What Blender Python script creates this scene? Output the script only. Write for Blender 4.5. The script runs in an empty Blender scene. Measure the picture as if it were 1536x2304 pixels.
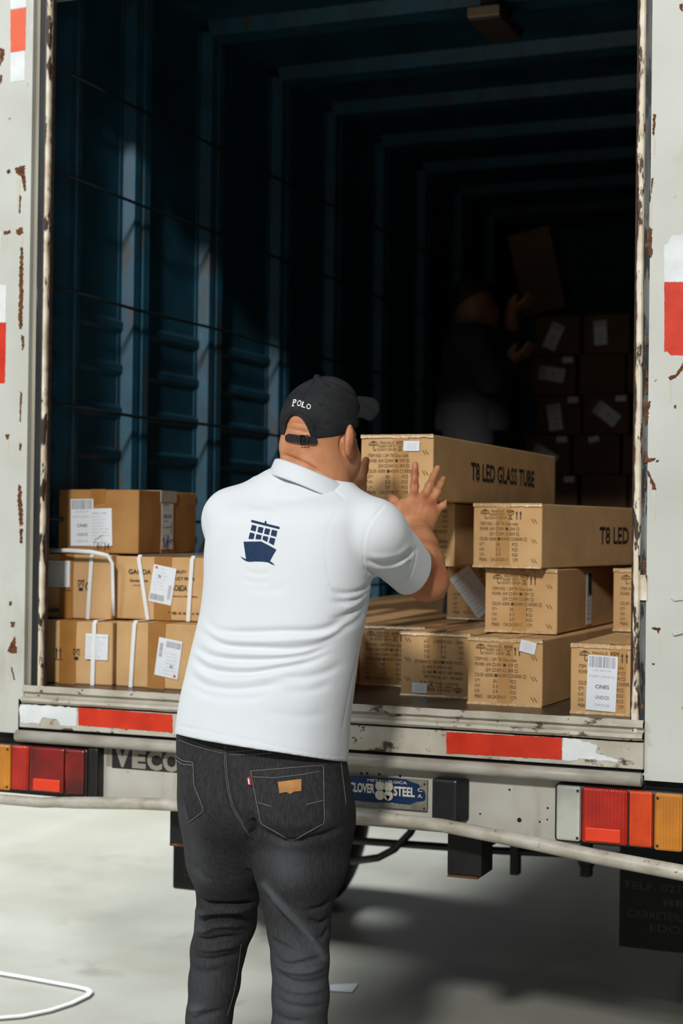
import bpy, bmesh, math, random
import numpy as np
from mathutils import Vector, Matrix, noise
from mathutils.bvhtree import BVHTree
from math import sin, cos, pi, radians, atan2, sqrt

SC = bpy.context.scene
COL = SC.collection
random.seed(7)

# ------------------------------------------------------------------ camera
CAM = Vector((0.0, -3.8, 1.45))
YAW = radians(22.03)
FPX = 3600.0
CR = Matrix.Rotation(YAW, 3, 'Z') @ Matrix.Rotation(pi/2 + radians(.54), 3, 'X') @ Matrix.Rotation(radians(.72), 3, 'Z')
cd = bpy.data.cameras.new('camera'); cam = bpy.data.objects.new('camera', cd); COL.objects.link(cam)
cam.matrix_world = Matrix.Translation(CAM) @ CR.to_4x4()
cd.sensor_fit = 'VERTICAL'; cd.sensor_height = 36.0; cd.lens = FPX*36.0/2304.0
cd.dof.use_dof = True; cd.dof.focus_distance = 3.62; cd.dof.aperture_fstop = 3.2
cd.clip_start = .05; cd.clip_end = 200
SC.camera = cam

# ------------------------------------------------------------------ world, lights, exposure
w = bpy.data.worlds.new('world'); SC.world = w; w.use_nodes = True
w.node_tree.nodes['Background'].inputs[0].default_value = (.93, .98, 1.0, 1)
w.node_tree.nodes['Background'].inputs[1].default_value = .17

def area(name, loc, target, size, power, col):
    l = bpy.data.lights.new(name, 'AREA'); l.energy = power; l.shape = 'DISK'; l.size = size; l.color = col
    o = bpy.data.objects.new(name, l); COL.objects.link(o); o.location = loc
    o.rotation_euler = (Vector(target)-Vector(loc)).to_track_quat('-Z', 'Y').to_euler()
    return o
area('flood_lamp', (1.35, -16.0, 10.7), (-1.6, 0, 1.6), 1.5, 2600, (1, .98, .94))
area('yard_light', (-7.5, 3.8, 7.0), (-4.8, 4.0, 0), 3.2, 1650, (.96, 1, 1))
area('fill_light', (-5.0, -6.0, 6.0), (-2.2, 0, 1.7), 3.0, 230, (.93, .98, 1))  # soft fill added at front left to brighten the man and rear
SC.view_settings.view_transform = 'Standard'
SC.view_settings.look = 'None'
SC.view_settings.gamma = 1
SC.view_settings.use_curve_mapping = False
SC.view_settings.exposure = 0.0
SC.cycles.max_bounces = 6
SC.cycles.use_denoising = True

# ------------------------------------------------------------------ pixel helpers (a photo point at a known real depth)
def ray(x, y): return CR @ Vector(((x-768)/FPX, -(y-1152)/FPX, -1))
FW = Vector((-sin(YAW), cos(YAW), 0)); RT = Vector((cos(YAW), sin(YAW), 0))
def at(x, y, D): d = ray(x, y); return CAM + d*(D/d.dot(FW))
def ony(x, y, Y): d = ray(x, y); return CAM + d*((Y-CAM.y)/d.y)

# ------------------------------------------------------------------ materials
def lin(c): return tuple(((v/255)/12.92 if v/255 <= .04045 else ((v/255+.055)/1.055)**2.4) for v in c)
MATS = {}
def mat(name, col, rough=.6, metal=0, **k):
    """procedural principled material: noise tint + bump; optional rust / dirt / stripes"""
    if name in MATS: return MATS[name]
    m = bpy.data.materials.new(name); m.use_nodes = True; MATS[name] = m
    nt = m.node_tree; N = nt.nodes; L = nt.links; b = N['Principled BSDF']
    tc = N.new('ShaderNodeTexCoord'); co = tc.outputs['Object']
    if k.get('stretch'):
        mp = N.new('ShaderNodeMapping'); mp.inputs['Scale'].default_value = k['stretch']; L.new(co, mp.inputs[0]); cs = mp.outputs[0]
    else: cs = co
    n = N.new('ShaderNodeTexNoise'); n.inputs['Scale'].default_value = k.get('scale', 20); n.inputs['Detail'].default_value = 6
    L.new(cs, n.inputs['Vector'])
    r = N.new('ShaderNodeValToRGB'); c1 = lin(col); v = k.get('var', .12)
    c0 = lin(k['col2']) if 'col2' in k else tuple(x*(1-v) for x in c1)
    r.color_ramp.elements[0].position = k.get('p0', .35); r.color_ramp.elements[1].position = k.get('p1', .65)
    r.color_ramp.elements[0].color = (*c0, 1); r.color_ramp.elements[1].color = (*c1, 1)
    L.new(n.outputs['Fac'], r.inputs[0]); out = r.outputs[0]
    for (c, sc, t, soft, st) in k.get('stains', []):
        n2 = N.new('ShaderNodeTexNoise'); n2.inputs['Scale'].default_value = sc; n2.inputs['Detail'].default_value = 8; n2.inputs['Roughness'].default_value = .6
        mp = N.new('ShaderNodeMapping'); mp.inputs['Scale'].default_value = st; mp.inputs['Location'].default_value = (sc*.37, t*7, 2.1)
        L.new(co, mp.inputs[0]); L.new(mp.outputs[0], n2.inputs['Vector'])
        r2 = N.new('ShaderNodeValToRGB'); r2.color_ramp.elements[0].position = t; r2.color_ramp.elements[1].position = min(1, t+soft)
        L.new(n2.outputs['Fac'], r2.inputs[0])
        mx = N.new('ShaderNodeMix'); mx.data_type = 'RGBA'; L.new(r2.outputs[0], mx.inputs[0]); L.new(out, mx.inputs[6]); mx.inputs[7].default_value = (*lin(c), 1)
        out = mx.outputs[2]
    if k.get('attr'):
        a = N.new('ShaderNodeAttribute'); a.attribute_name = k['attr'][0]
        mx = N.new('ShaderNodeMix'); mx.data_type = 'RGBA'; mx.inputs[7].default_value = (*lin(k['attr'][1]), 1)
        if k['attr'][2]:
            n3 = N.new('ShaderNodeTexNoise'); n3.inputs['Scale'].default_value = k['attr'][2]; n3.inputs['Detail'].default_value = 4; L.new(co, n3.inputs['Vector'])
            mm = N.new('ShaderNodeMath'); mm.operation = 'GREATER_THAN'; mm.inputs[1].default_value = .5; L.new(n3.outputs['Fac'], mm.inputs[0])
            m2 = N.new('ShaderNodeMath'); m2.operation = 'MULTIPLY'; L.new(mm.outputs[0], m2.inputs[0]); L.new(a.outputs['Fac'], m2.inputs[1]); L.new(m2.outputs[0], mx.inputs[0])
        else: L.new(a.outputs['Fac'], mx.inputs[0])
        L.new(out, mx.inputs[6]); out = mx.outputs[2]
    if k.get('attr2'):
        a = N.new('ShaderNodeAttribute'); a.attribute_name = k['attr2'][0]
        mx = N.new('ShaderNodeMix'); mx.data_type = 'RGBA'; mx.inputs[7].default_value = (*lin(k['attr2'][1]), 1)
        L.new(a.outputs['Fac'], mx.inputs[0]); L.new(out, mx.inputs[6]); out = mx.outputs[2]
    L.new(out, b.inputs['Base Color'])
    b.inputs['Roughness'].default_value = rough; b.inputs['Metallic'].default_value = metal
    b.inputs['Specular IOR Level'].default_value = k.get('spec', .4)
    if k.get('bump'):
        bp = N.new('ShaderNodeBump'); bp.inputs['Strength'].default_value = k['bump']; bp.inputs['Distance'].default_value = k.get('bdist', .001)
        nb = N.new('ShaderNodeTexNoise'); nb.inputs['Scale'].default_value = k.get('bscale', 400); nb.inputs['Detail'].default_value = 3; L.new(cs, nb.inputs['Vector'])
        hsrc = nb.outputs['Fac']
        if k.get('ribs'):
            wv = N.new('ShaderNodeTexWave'); wv.bands_direction = k.get('ribdir', 'X'); wv.inputs['Scale'].default_value = k['ribs']; L.new(co, wv.inputs['Vector']); hsrc = wv.outputs['Fac']
        L.new(hsrc, bp.inputs['Height']); L.new(bp.outputs[0], b.inputs['Normal'])
    if k.get('sss'):
        b.inputs['Subsurface Weight'].default_value = k['sss']; b.inputs['Subsurface Radius'].default_value = (.8, .3, .15); b.inputs['Subsurface Scale'].default_value = .006
    if k.get('trans'): b.inputs['Transmission Weight'].default_value = k['trans']
    if k.get('sheen'): b.inputs['Sheen Weight'].default_value = k['sheen']
    if k.get('coat'): b.inputs['Coat Weight'].default_value = k['coat']; b.inputs['Coat Roughness'].default_value = .1
    if k.get('emit'):
        b.inputs['Emission Color'].default_value = (*lin(col), 1); b.inputs['Emission Strength'].default_value = k['emit']
    return m

RUST = (96, 52, 26)
M_white = mat('truck_paint', (196, 198, 192), .45, col2=(182, 183, 175), scale=3, stains=[((150, 142, 122), 5, .60, .25, (1, 1, .35)), ((120, 95, 65), 26, .70, .03, (1, 1, .6)), ((225, 228, 226), 9, .66, .02, (1, 1, .3))], coat=.15)
M_cream = mat('worn_cream_paint', (205, 198, 180), .5, col2=(178, 166, 145), scale=14, stains=[((70, 48, 34), 30, .60, .04, (1, 1, .55)), (RUST, 22, .66, .02, (1, 1, .5))])
M_lip = mat('flaking_lip_paint', (222, 214, 196), .5, col2=(195, 180, 155), scale=20, stains=[((62, 44, 36), 38, .53, .04, (1, 1, .30))])
M_beige = mat('door_channel', (160, 155, 142), .5, col2=(140, 134, 120), scale=9, stretch=(1, 1, .2))
M_seal = mat('rubber_seal', (34, 36, 36), .5, col2=(18, 20, 20), scale=30, stretch=(1, 1, .15), stains=[((150, 152, 150), 14, .66, .05, (1, 1, .12))])
M_sealR = mat('dirty_seal', (120, 122, 122), .6, col2=(42, 46, 48), scale=30, stretch=(1, 1, .12), stains=[((22, 26, 30), 40, .50, .05, (1, 1, .2)), ((130, 78, 42), 46, .64, .03, (1, 1, .5))])
M_sill = mat('sill_paint', (190, 186, 174), .5, col2=(168, 161, 146), scale=12, stains=[((80, 62, 46), 26, .58, .06, (.6, 1, 1)), (RUST, 40, .65, .03, (1, 1, 1))])
M_blue = mat('blue_interior_paint', (24, 70, 88), .5, col2=(17, 52, 66), scale=5, stains=[((60, 42, 34), 18, .66, .05, (1, 1, .4))], bump=.25, bscale=30, bdist=.004)
M_bluep = mat('blue_post_paint', (28, 84, 108), .5, col2=(22, 66, 86), scale=8, stains=[((52, 62, 64), 22, .54, .08, (1, 1, .25)), ((70, 44, 36), 34, .68, .03, (1, 1, .4)), ((110, 150, 160), 60, .70, .02, (1, 1, .3))])
M_dark = mat('dark_iron', (22, 22, 22), .5, col2=(12, 12, 12), scale=20)
M_rustiron = mat('rusty_edge', (120, 76, 42), .8, col2=(70, 44, 28), scale=60)
M_rubber = mat('tyre_rubber', (22, 22, 22), .75, col2=(13, 13, 13), scale=30, bump=.4, bscale=60, bdist=.002)
M_rim = mat('wheel_steel', (70, 66, 58), .6, scale=12)
M_plastic = mat('black_plastic', (30, 32, 33), .4, col2=(24, 25, 26), scale=30)
M_red = mat('red_reflective_tape', (206, 54, 26), .4, col2=(188, 42, 20), scale=16, bump=.2, bscale=500)
M_orange = mat('orange_reflective_tape', (222, 92, 52), .4, var=.06, scale=16)
M_tapew = mat('white_reflective_tape', (222, 226, 228), .4, col2=(205, 210, 212), scale=16, bump=.2, bscale=500)
M_rust = mat('rust_patch', (112, 66, 30), .85, col2=(66, 38, 26), scale=70, bump=.5, bscale=150)
M_stain = mat('rust_run_stain', (190, 182, 162), .6, col2=(190, 190, 180), scale=40, stretch=(3, 1, .3))
M_floorin = mat('worn_plywood_deck', (74, 66, 56), .35, col2=(46, 41, 36), scale=5, stretch=(1, .35, 1), stains=[((108, 100, 88), 12, .6, .2, (1, .3, 1))], spec=.5)
M_amber = mat('amber_lens', (220, 140, 44), .18, col2=(190, 118, 36), scale=14, bump=1, ribs=42, bdist=.002, coat=.5, sss=.0)
M_redl = mat('red_lens', (184, 34, 12), .18, col2=(140, 16, 10), scale=10, bump=1, ribs=36, bdist=.002, coat=.5)
M_redd = mat('shaded_red_lens', (128, 20, 14), .2, col2=(60, 14, 14), scale=9, coat=.5)  # red lens darkened to hold the shade on the left lamp
M_redh = mat('bright_red_lens', (222, 78, 26), .18, col2=(198, 50, 18), scale=16, bump=1, ribs=50, bdist=.002, coat=.5)
M_refl = mat('orange_red_reflector', (226, 58, 24), .3, var=.1, scale=30, coat=.5)
M_clear = mat('clear_lens', (196, 198, 188), .15, col2=(150, 152, 142), scale=8, bump=1, ribs=48, bdist=.002, coat=.5)
M_screw = mat('screw_head', (40, 34, 30), .5)
M_plb = mat('plate_blue', (14, 44, 84), .4, col2=(10, 34, 68), scale=16)
M_plg = mat('plate_bare_metal', (128, 124, 114), .5, col2=(98, 92, 82), scale=30)
M_cream2 = mat('cream_lettering', (205, 200, 184), .6, col2=(186, 180, 162), scale=60)
M_stencil = mat('stencil_black', (30, 28, 28), .6)
M_stencilg = mat('stencil_grey', (142, 136, 124), .6, var=.1)
M_card = mat('cardboard', (198, 160, 114), .78, col2=(184, 146, 100), scale=9, stretch=(1, 1, 1), bump=.10, bscale=120, spec=.2)
M_card2 = mat('brown_cardboard', (166, 122, 72), .75, col2=(150, 106, 60), scale=8, bump=.12, bscale=90, spec=.2)
M_cardd = mat('dimmed_cardboard', (106, 82, 62), .8, col2=(92, 70, 52), scale=9, spec=.2)  # cardboard darkened: the gloom deep in the truck is in its colour
M_tape = mat('packing_tape', (160, 112, 58), .22, col2=(150, 104, 52), scale=12, bump=.5, bscale=40, bdist=.003, coat=.4)
M_tape2 = mat('pale_packing_tape', (182, 140, 90), .25, col2=(172, 130, 80), scale=12, bump=.5, bscale=40, bdist=.003, coat=.4)
M_film = mat('crinkled_clear_tape', (196, 170, 132), .14, col2=(176, 142, 96), scale=70, bump=1.0, bscale=160, bdist=.004, coat=.7)
M_ink = mat('printing_ink', (62, 46, 34), .7, var=.05)
M_inkb = mat('black_ink', (32, 28, 26), .7, var=.05)
M_inkg = mat('grey_ink', (150, 152, 158), .7, var=.05)
M_label = mat('white_label', (214, 218, 224), .5, var=.03)
M_bar = mat('barcode_grey', (120, 122, 128), .6, var=.05)
M_pen = mat('blue_pen', (20, 50, 120), .5, var=.05)
M_strap = mat('white_strap', (220, 222, 222), .35, var=.05, scale=50)

# ------------------------------------------------------------------ mesh helpers
WM = {}
def wm(o):
    if o is None: return Matrix.Identity(4)
    m = Matrix.Translation(o.location) @ o.rotation_euler.to_matrix().to_4x4()
    return wm(o.parent) @ m if o.parent else m
def obj(name, bm, m, parent=None, world=False, smooth=False, bevel=0, seg=2, label=None):
    me = bpy.data.meshes.new(name)
    if isinstance(bm, bmesh.types.BMesh):
        if world and parent: bm.transform(wm(parent).inverted())
        bm.normal_update(); bm.to_mesh(me); bm.free()
    else:
        me.from_pydata(*bm)
        if world and parent: me.transform(wm(parent).inverted())
    for x in (m if isinstance(m, (list, tuple)) else [m]): me.materials.append(x)
    o = bpy.data.objects.new(name, me); COL.objects.link(o)
    if parent: o.parent = parent
    if smooth:
        for p in me.polygons: p.use_smooth = True
    if bevel:
        b = o.modifiers.new('bevel', 'BEVEL'); b.width = bevel; b.segments = seg; b.limit_method = 'ANGLE'; b.angle_limit = radians(40)
        b.harden_normals = False
    if label: o['label'] = label
    return o
def tag(o, label=None, cat=None, group=None, kind=None):
    if label: o['label'] = label
    if cat: o['category'] = cat
    if group: o['group'] = group
    if kind: o['kind'] = kind
    return o
def empty(name, loc, rz=0, label=None, cat=None, group=None):
    o = bpy.data.objects.new(name, None); COL.objects.link(o); o.location = loc; o.rotation_euler = (0, 0, rz); o.empty_display_size = .1
    return tag(o, label, cat, group)
def BM(): return bmesh.new()
def box(bm, a, b, mi=0, bulge=0):
    """axis box from corner a to corner b"""
    x0, y0, z0 = a; x1, y1, z1 = b
    v = [bm.verts.new(p) for p in ((x0,y0,z0),(x1,y0,z0),(x1,y1,z0),(x0,y1,z0),(x0,y0,z1),(x1,y0,z1),(x1,y1,z1),(x0,y1,z1))]
    for f in ((0,3,2,1),(4,5,6,7),(0,1,5,4),(1,2,6,5),(2,3,7,6),(3,0,4,7)):
        bm.faces.new([v[i] for i in f]).material_index = mi
    return v
def poly(bm, pts, mi=0, thick=0, n=None):
    vs = [bm.verts.new(p) for p in pts]; f = bm.faces.new(vs); f.material_index = mi
    f.normal_update()
    if n is not None and f.normal.dot(Vector(n)) < 0: f.normal_flip()
    return f
def slab(bm, pts, off, mi=0):
    """closed prism: outline pts extruded by vector off"""
    off = Vector(off); a = [bm.verts.new(p) for p in pts]; b = [bm.verts.new(Vector(p)+off) for p in pts]; n = len(a)
    fs = [bm.faces.new(a), bm.faces.new(b[::-1])]
    for i in range(n): fs.append(bm.faces.new((a[i], b[i], b[(i+1) % n], a[(i+1) % n])))
    for f in fs: f.material_index = mi
    bmesh.ops.recalc_face_normals(bm, faces=fs)
def tube(bm, pts, r, seg=10, mi=0, cap=True, closed=False, flat=None):
    """tube along pts; r float or list; flat=(vector, ratio) squashes along vector"""
    pts = [Vector(p) for p in pts]; n = len(pts); rs = r if isinstance(r, (list, tuple)) else [r]*n
    rings = []; up = None
    for i, p in enumerate(pts):
        if closed: t = (pts[(i+1) % n]-pts[i-1])
        else: t = pts[min(i+1, n-1)]-pts[max(i-1, 0)]
        if t.length < 1e-9: t = Vector((0, 0, 1))
        t.normalize()
        if up is None:
            up = t.orthogonal().normalized()
            if flat is not None:
                u2 = Vector(flat[0]) - t*Vector(flat[0]).dot(t); up = u2.normalized()
        else:
            up = (up - t*up.dot(t)).normalized()
        if flat is not None:
            u2 = Vector(flat[0]) - t*Vector(flat[0]).dot(t)
            if u2.length > .1: up = u2.normalized()
        s = t.cross(up); q = 1 if flat is None else flat[1]
        rings.append([bm.verts.new(p + (up*cos(a)*q + s*sin(a))*rs[i]) for a in (2*pi*j/seg for j in range(seg))])
    m = n if closed else n-1
    for i in range(m):
        A, B = rings[i], rings[(i+1) % n]
        for j in range(seg):
            f = bm.faces.new((A[j], B[j], B[(j+1) % seg], A[(j+1) % seg])); f.material_index = mi; f.smooth = True
    if cap and not closed:
        bm.faces.new(rings[0]).material_index = mi; bm.faces.new(rings[-1][::-1]).material_index = mi
def cyl(bm, a, b, r, seg=24, mi=0): tube(bm, [a, b], r, seg, mi)
_dg = None
TXT = {}
def text_raw(s, bold=0.0):
    key = (s, bold)
    if key in TXT: return TXT[key]
    c = bpy.data.curves.new('t', 'FONT'); c.body = s; c.size = 1; c.offset = bold; c.resolution_u = 3; c.fill_mode = 'BOTH'
    o = bpy.data.objects.new('t', c); COL.objects.link(o)
    bpy.context.view_layer.update()
    dg = bpy.context.evaluated_depsgraph_get()
    me = bpy.data.meshes.new_from_object(o.evaluated_get(dg))
    vs = [tuple(v.co) for v in me.vertices]; fs = [tuple(p.vertices) for p in me.polygons]
    bpy.data.objects.remove(o); bpy.data.curves.remove(c); bpy.data.meshes.remove(me)
    xs = [v[0] for v in vs]; ys = [v[1] for v in vs]
    TXT[key] = (vs, fs, min(xs), max(xs), min(ys), max(ys))
    return TXT[key]
def text(bm, s, o, u, v, width, height, mi=0, bold=.02, lift=0.0, thick=0):
    """lettering fitted into width x height, lower-left corner o, along u (right) and v (up)"""
    vs, fs, x0, x1, y0, y1 = text_raw(s, bold)
    pass
    o = Vector(o); u = Vector(u); v = Vector(v); n = u.cross(v)
    sx = width/(x1-x0); sy = height/(y1-y0)
    bv = [bm.verts.new(o + u*((a[0]-x0)*sx) + v*((a[1]-y0)*sy) + n*lift) for a in vs]
    for f in fs:
        try: bm.faces.new([bv[i] for i in f]).material_index = mi
        except ValueError: pass
    return bv
def quad(bm, o, u, v, a, b, c, d, lift=0, mi=0):
    """rectangle [a,c]x[b,d] in the frame (o,u,v)"""
    o = Vector(o); u = Vector(u); v = Vector(v); n = u.cross(v)*lift
    return poly(bm, [o+u*a+v*b+n, o+u*c+v*b+n, o+u*c+v*d+n, o+u*a+v*d+n], mi)
def ragged(pts, amp, n=7, seed=0):
    rng = random.Random(seed); out = []
    for i, p in enumerate(pts):
        q = pts[(i+1) % len(pts)]; L = math.hypot(q[0]-p[0], q[1]-p[1]); m = max(1, int(L/n))
        for j in range(m):
            t = j/m; k = 0 if j == 0 else amp
            out.append((p[0]+(q[0]-p[0])*t + rng.uniform(-k, k), p[1]+(q[1]-p[1])*t + rng.uniform(-k, k)))
    return out

# ================================================================== SETTING
bm = BM()
bmesh.ops.create_grid(bm, x_segments=1, y_segments=1, size=30)
fl = obj('floor', bm, mat('concrete_floor', (166, 166, 158), .34, col2=(138, 137, 126), scale=1.6, p0=.3, p1=.7, stains=[((118, 116, 104), 3.5, .60, .2, (1, 1, 1)), ((110, 106, 96), 60, .76, .02, (1, 1, 1)), ((146, 144, 132), .8, .5, .2, (1, .3, 1))], spec=.45))
tag(fl, 'pale smooth concrete warehouse floor', kind='structure')

M_wall = mat('grey_blocker_wall', (120, 120, 114), .8, scale=2)  # unseen walls added to keep world light from under the truck
bm = BM(); box(bm, (.9, -1.0, 0), (1.1, 12, 5)); tag(obj('blocker_wall_right', bm, M_wall), 'unseen grey wall added right of the truck to block world light', kind='structure')
bm = BM(); box(bm, (-2.9, 7, 0), (1.1, 7.2, 5)); tag(obj('blocker_wall_back', bm, M_wall), 'unseen grey wall added beyond the truck front to block world light', kind='structure')

# ================================================================== TRUCK
TX0, TX1 = -2.68, -.60
OX0, OX1 = -2.42, -.783
truck = empty('truck', (-1.62, 0, 0), 0, 'white box truck with open rear, rusty door frame and teal cargo interior', 'truck')
def part(name, bm, m, parent=truck, **k): return obj(name, bm, m, parent, world=True, **k)

# rear frame panels with rust, right and left of the opening
def rusty(bm, pts, Y, seed, amp=2.0, mi=1, n=5):
    P = [ony(x, y, Y) for x, y in ragged(pts, amp*(.9 if mi == 1 else 1), 2.6 if mi == 1 else n, seed)]
    slab(bm, P, (0, -.0006, 0), mi)
bm = BM(); box(bm, (TX0, 0, .865), (-2.484, .09, 3.35))
YL = 0.0
for i, (p, a) in enumerate([
    ([(34, 378), (56, 372), (57, 398), (52, 402), (35, 388)], 2), ([(49, 398), (57, 396), (59, 428), (54, 430), (50, 410)], 1.5),
    ([(14, 385), (22, 380), (24, 388), (17, 392)], 1), ([(8, 521), (24, 518), (24, 525), (9, 529)], 1.2), ([(36, 516), (50, 510), (54, 524), (44, 530), (37, 524)], 2),
    ([(46, 556), (52, 558), (52, 680), (43, 676), (44, 600)], 1.8), ([(42, 680), (52, 676), (50, 742), (43, 740)], 1.8), ([(44, 440), (48, 440), (46, 480), (42, 480)], 1),
    ([(48, 752), (54, 756), (55, 780), (50, 790)], 1.2), ([(12, 978), (22, 976), (20, 986), (15, 990)], 1.2), ([(42, 1090), (48, 1095), (52, 1180), (45, 1185), (40, 1130)], 2),
    ([(44, 1190), (52, 1190), (50, 1225), (45, 1222)], 1.5), ([(24, 1398), (34, 1400), (32, 1412), (24, 1410)], 1.5), ([(28, 1440), (34, 1430), (38, 1470), (24, 1470), (16, 1466)], 2),
    ([(20, 1355), (26, 1352), (26, 1362), (21, 1363)], 1), ([(24, 1500), (28, 1502), (34, 1530), (31, 1530)], .8), ([(0, 108), (10, 112), (9, 130), (0, 150)], 2),
    ([(0, 168), (6, 170), (3, 186), (0, 190)], 1.2), ([(44, 995), (50, 1000), (47, 1015), (43, 1012)], 1), ([(46, 880), (50, 885), (47, 950), (44, 948)], 1)]):
    rusty(bm, p, YL, i+1, a)
for i, p in enumerate([[(36, 400), (46, 402), (44, 470), (38, 470)], [(10, 530), (16, 530), (15, 560), (11, 560)], [(46, 530), (52, 530), (50, 556), (47, 556)], [(14, 990), (20, 990), (18, 1020), (15, 1020)], [(38, 680), (42, 680), (40, 740), (37, 740)]]):
    rusty(bm, p, YL, 40+i, 1, 2, 12)
part('rear_frame_panel', bm, [M_white, M_rust, M_stain])
bm = BM(); box(bm, (-.754, 0, .858), (TX1, .09, 3.35))
for i, (p, a) in enumerate([
    ([(1469, 256), (1475, 257), (1474, 285), (1470, 309), (1467, 300)], 1.2), ([(1465, 402), (1470, 400), (1466, 430), (1463, 453)], 1),
    ([(1459, 515), (1467, 513), (1466, 552), (1468, 570), (1462, 584), (1457, 560)], 1.5), ([(1458, 610), (1461, 610), (1460, 625), (1457, 620)], .8),
    ([(1453, 762), (1458, 761), (1458, 777), (1453, 776)], .8), ([(1452, 822), (1458, 840), (1458, 852), (1452, 850)], 1), ([(1451, 858), (1457, 860), (1457, 886), (1452, 885)], 1),
    ([(1449, 905), (1464, 903), (1462, 918), (1458, 925), (1459, 940), (1453, 958), (1450, 950)], 1.5),
    ([(1502, 848), (1520, 842), (1530, 826), (1536, 815), (1536, 830), (1522, 848), (1508, 856)], 1.5), ([(1516, 912), (1521, 911), (1520, 920), (1516, 918)], .8),
    ([(1449, 1014), (1455, 1020), (1460, 1032), (1474, 1030), (1474, 1034), (1462, 1040), (1450, 1041)], 1.2), ([(1476, 1035), (1484, 1034), (1480, 1040), (1475, 1040)], .8),
    ([(1455, 1058), (1460, 1062), (1466, 1078), (1474, 1090), (1476, 1103), (1468, 1102), (1462, 1082)], 1.5), ([(1450, 1075), (1453, 1075), (1452, 1100), (1449, 1098)], .8),
    ([(1446, 1260), (1452, 1262), (1453, 1290), (1447, 1308)], 1.2), ([(1466, 1411), (1474, 1411), (1476, 1412), (1486, 1413), (1484, 1418), (1480, 1428), (1477, 1418), (1467, 1416)], 1), ([(1466, 1492), (1473, 1493), (1472, 1496), (1467, 1496)], .7),
    ([(1527, 10), (1536, 8), (1536, 28), (1530, 22)], 1.5), ([(1461, 345), (1464, 345), (1464, 356), (1461, 354)], .6)]):
    rusty(bm, p, 0, 60+i, a)
for i, p in enumerate([[(1469, 310), (1475, 310), (1473, 350), (1468, 345)], [(1468, 1104), (1475, 1104), (1473, 1170), (1470, 1170)], [(1478, 1430), (1484, 1430), (1483, 1470), (1480, 1470)], [(1504, 856), (1512, 856), (1510, 905), (1506, 905)], [(1461, 456), (1467, 456), (1464, 510), (1460, 510)]]):
    rusty(bm, p, 0, 90+i, 1, 2, 12)
# embossed latch recess at the far right
slab(bm, [ony(x, y, 0) for x, y in [(1510, 1346), (1540, 1340), (1540, 1350), (1516, 1352)]], (0, -.004, 0), 0)
slab(bm, [ony(x, y, 0) for x, y in [(1512, 1422), (1540, 1416), (1540, 1424), (1516, 1430)]], (0, -.006, 0), 0)
part('rear_frame_panel', bm, [M_white, M_rust, M_stain])
bm = BM(); box(bm, (-2.484, 0, 2.93), (-.754, .09, 3.35)); part('header', bm, M_white)

# door channel, seal, flaking lips
bm = BM(); box(bm, (-2.484, .014, .93), (-2.461, .045, 3.02)); part('door_channel', bm, M_beige, bevel=.003)
bm = BM(); box(bm, (-2.461, -.004, .955), (-2.4355, .04, 3.02)); part('door_seal', bm, M_seal, bevel=.006)
def lip(x0, x1, y0, y1, z0, z1, seed, edge):
    """vertical strip with a chipped, uneven edge and a rolled front"""
    bm = BM(); rng = random.Random(seed); n = 150; prev = None
    for i in range(n+1):
        z = z0+(z1-z0)*i/n; j = noise.noise((seed*3.1, z*14, 0))*.004 + noise.noise((seed*1.7, z*60, 1))*.002
        xa, xb = (x0, x1 + j) if edge > 0 else (x0 + j, x1)
        ring = [bm.verts.new(p) for p in ((xa, y0+.004, z), (xa+.003, y0, z), (xb-.003, y0, z), (xb, y0+.004, z), (xb, y1, z), (xa, y1, z))]
        if prev:
            for a in range(6): bm.faces.new((prev[a], prev[(a+1) % 6], ring[(a+1) % 6], ring[a]))
        prev = ring
    bmesh.ops.recalc_face_normals(bm, faces=bm.faces)
    return bm
part('door_lip', lip(-2.4355, -2.422, -.010, .008, .95, 3.02, 3, 1), M_lip)
part('door_lip', lip(-.783, -.768, -.012, .09, .955, 3.02, 5, -1), M_lip)
bm = BM(); box(bm, (-.768, .004, .955), (-.754, .09, 3.02)); box(bm, (-.769, -.004, 1.285), (-.752, .01, 1.345), 1)
part('door_seal', bm, [M_sealR, M_lip])
# rusty backs of the lips
for xa, xb in ((-2.426, -2.419), (-.79, -.7825)):
    bm = BM(); box(bm, (xa, .002, 1.0), (xb, .016, 3.02)); part('jamb_return', bm, mat('rust_brown_edge', (70, 46, 34), .8, col2=(40, 28, 24), scale=50))

# deck, sill, rails below the opening
bm = BM(); slab(bm, [(-2.478, 0, .955), (-.757, 0, .955), (-.757, 5.2, .955), (-2.545, 5.2, .955), (-2.545, .092, .955), (-2.478, .092, .955)], (0, 0, .045)); part('cargo_deck', bm, M_floorin)
bm = BM()
prof = [(.0, 1.0), (-.012, 1.001), (-.020, .994), (-.020, .985), (-.008, .980), (-.008, .972), (-.026, .968), (-.028, .960), (-.020, .953), (.0, .953)]
for i in range(len(prof)):
    pass
n = 60; prev = None
for i in range(n+1):
    x = -2.476+(-.7545+2.476)*i/n
    ring = [bm.verts.new((x, y + noise.noise((x*30, y*90, z*70))*.0012, z + noise.noise((x*18, z*50, 3))*.0014)) for y, z in prof]
    if prev:
        for a in range(len(prof)-1): bm.faces.new((prev[a], ring[a], ring[a+1], prev[a+1]))
    prev = ring
bmesh.ops.recalc_face_normals(bm, faces=bm.faces)
part('sill', bm, M_sill, smooth=False)
bm = BM(); box(bm, (-2.489, -.012, .884), (-.7545, .05, .948))
rng = random.Random(4)
part('sill_panel', bm, M_sill, bevel=.002)
bm = BM(); box(bm, (-2.50, .0, .872), (-.76, .08, .96)); part('sill_backing', bm, M_dark)
bm = BM()
tube(bm, [(x, -.022, .8615) for x in (-2.489, -2, -1.5, -1, -.756)], .0165, 16)
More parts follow.
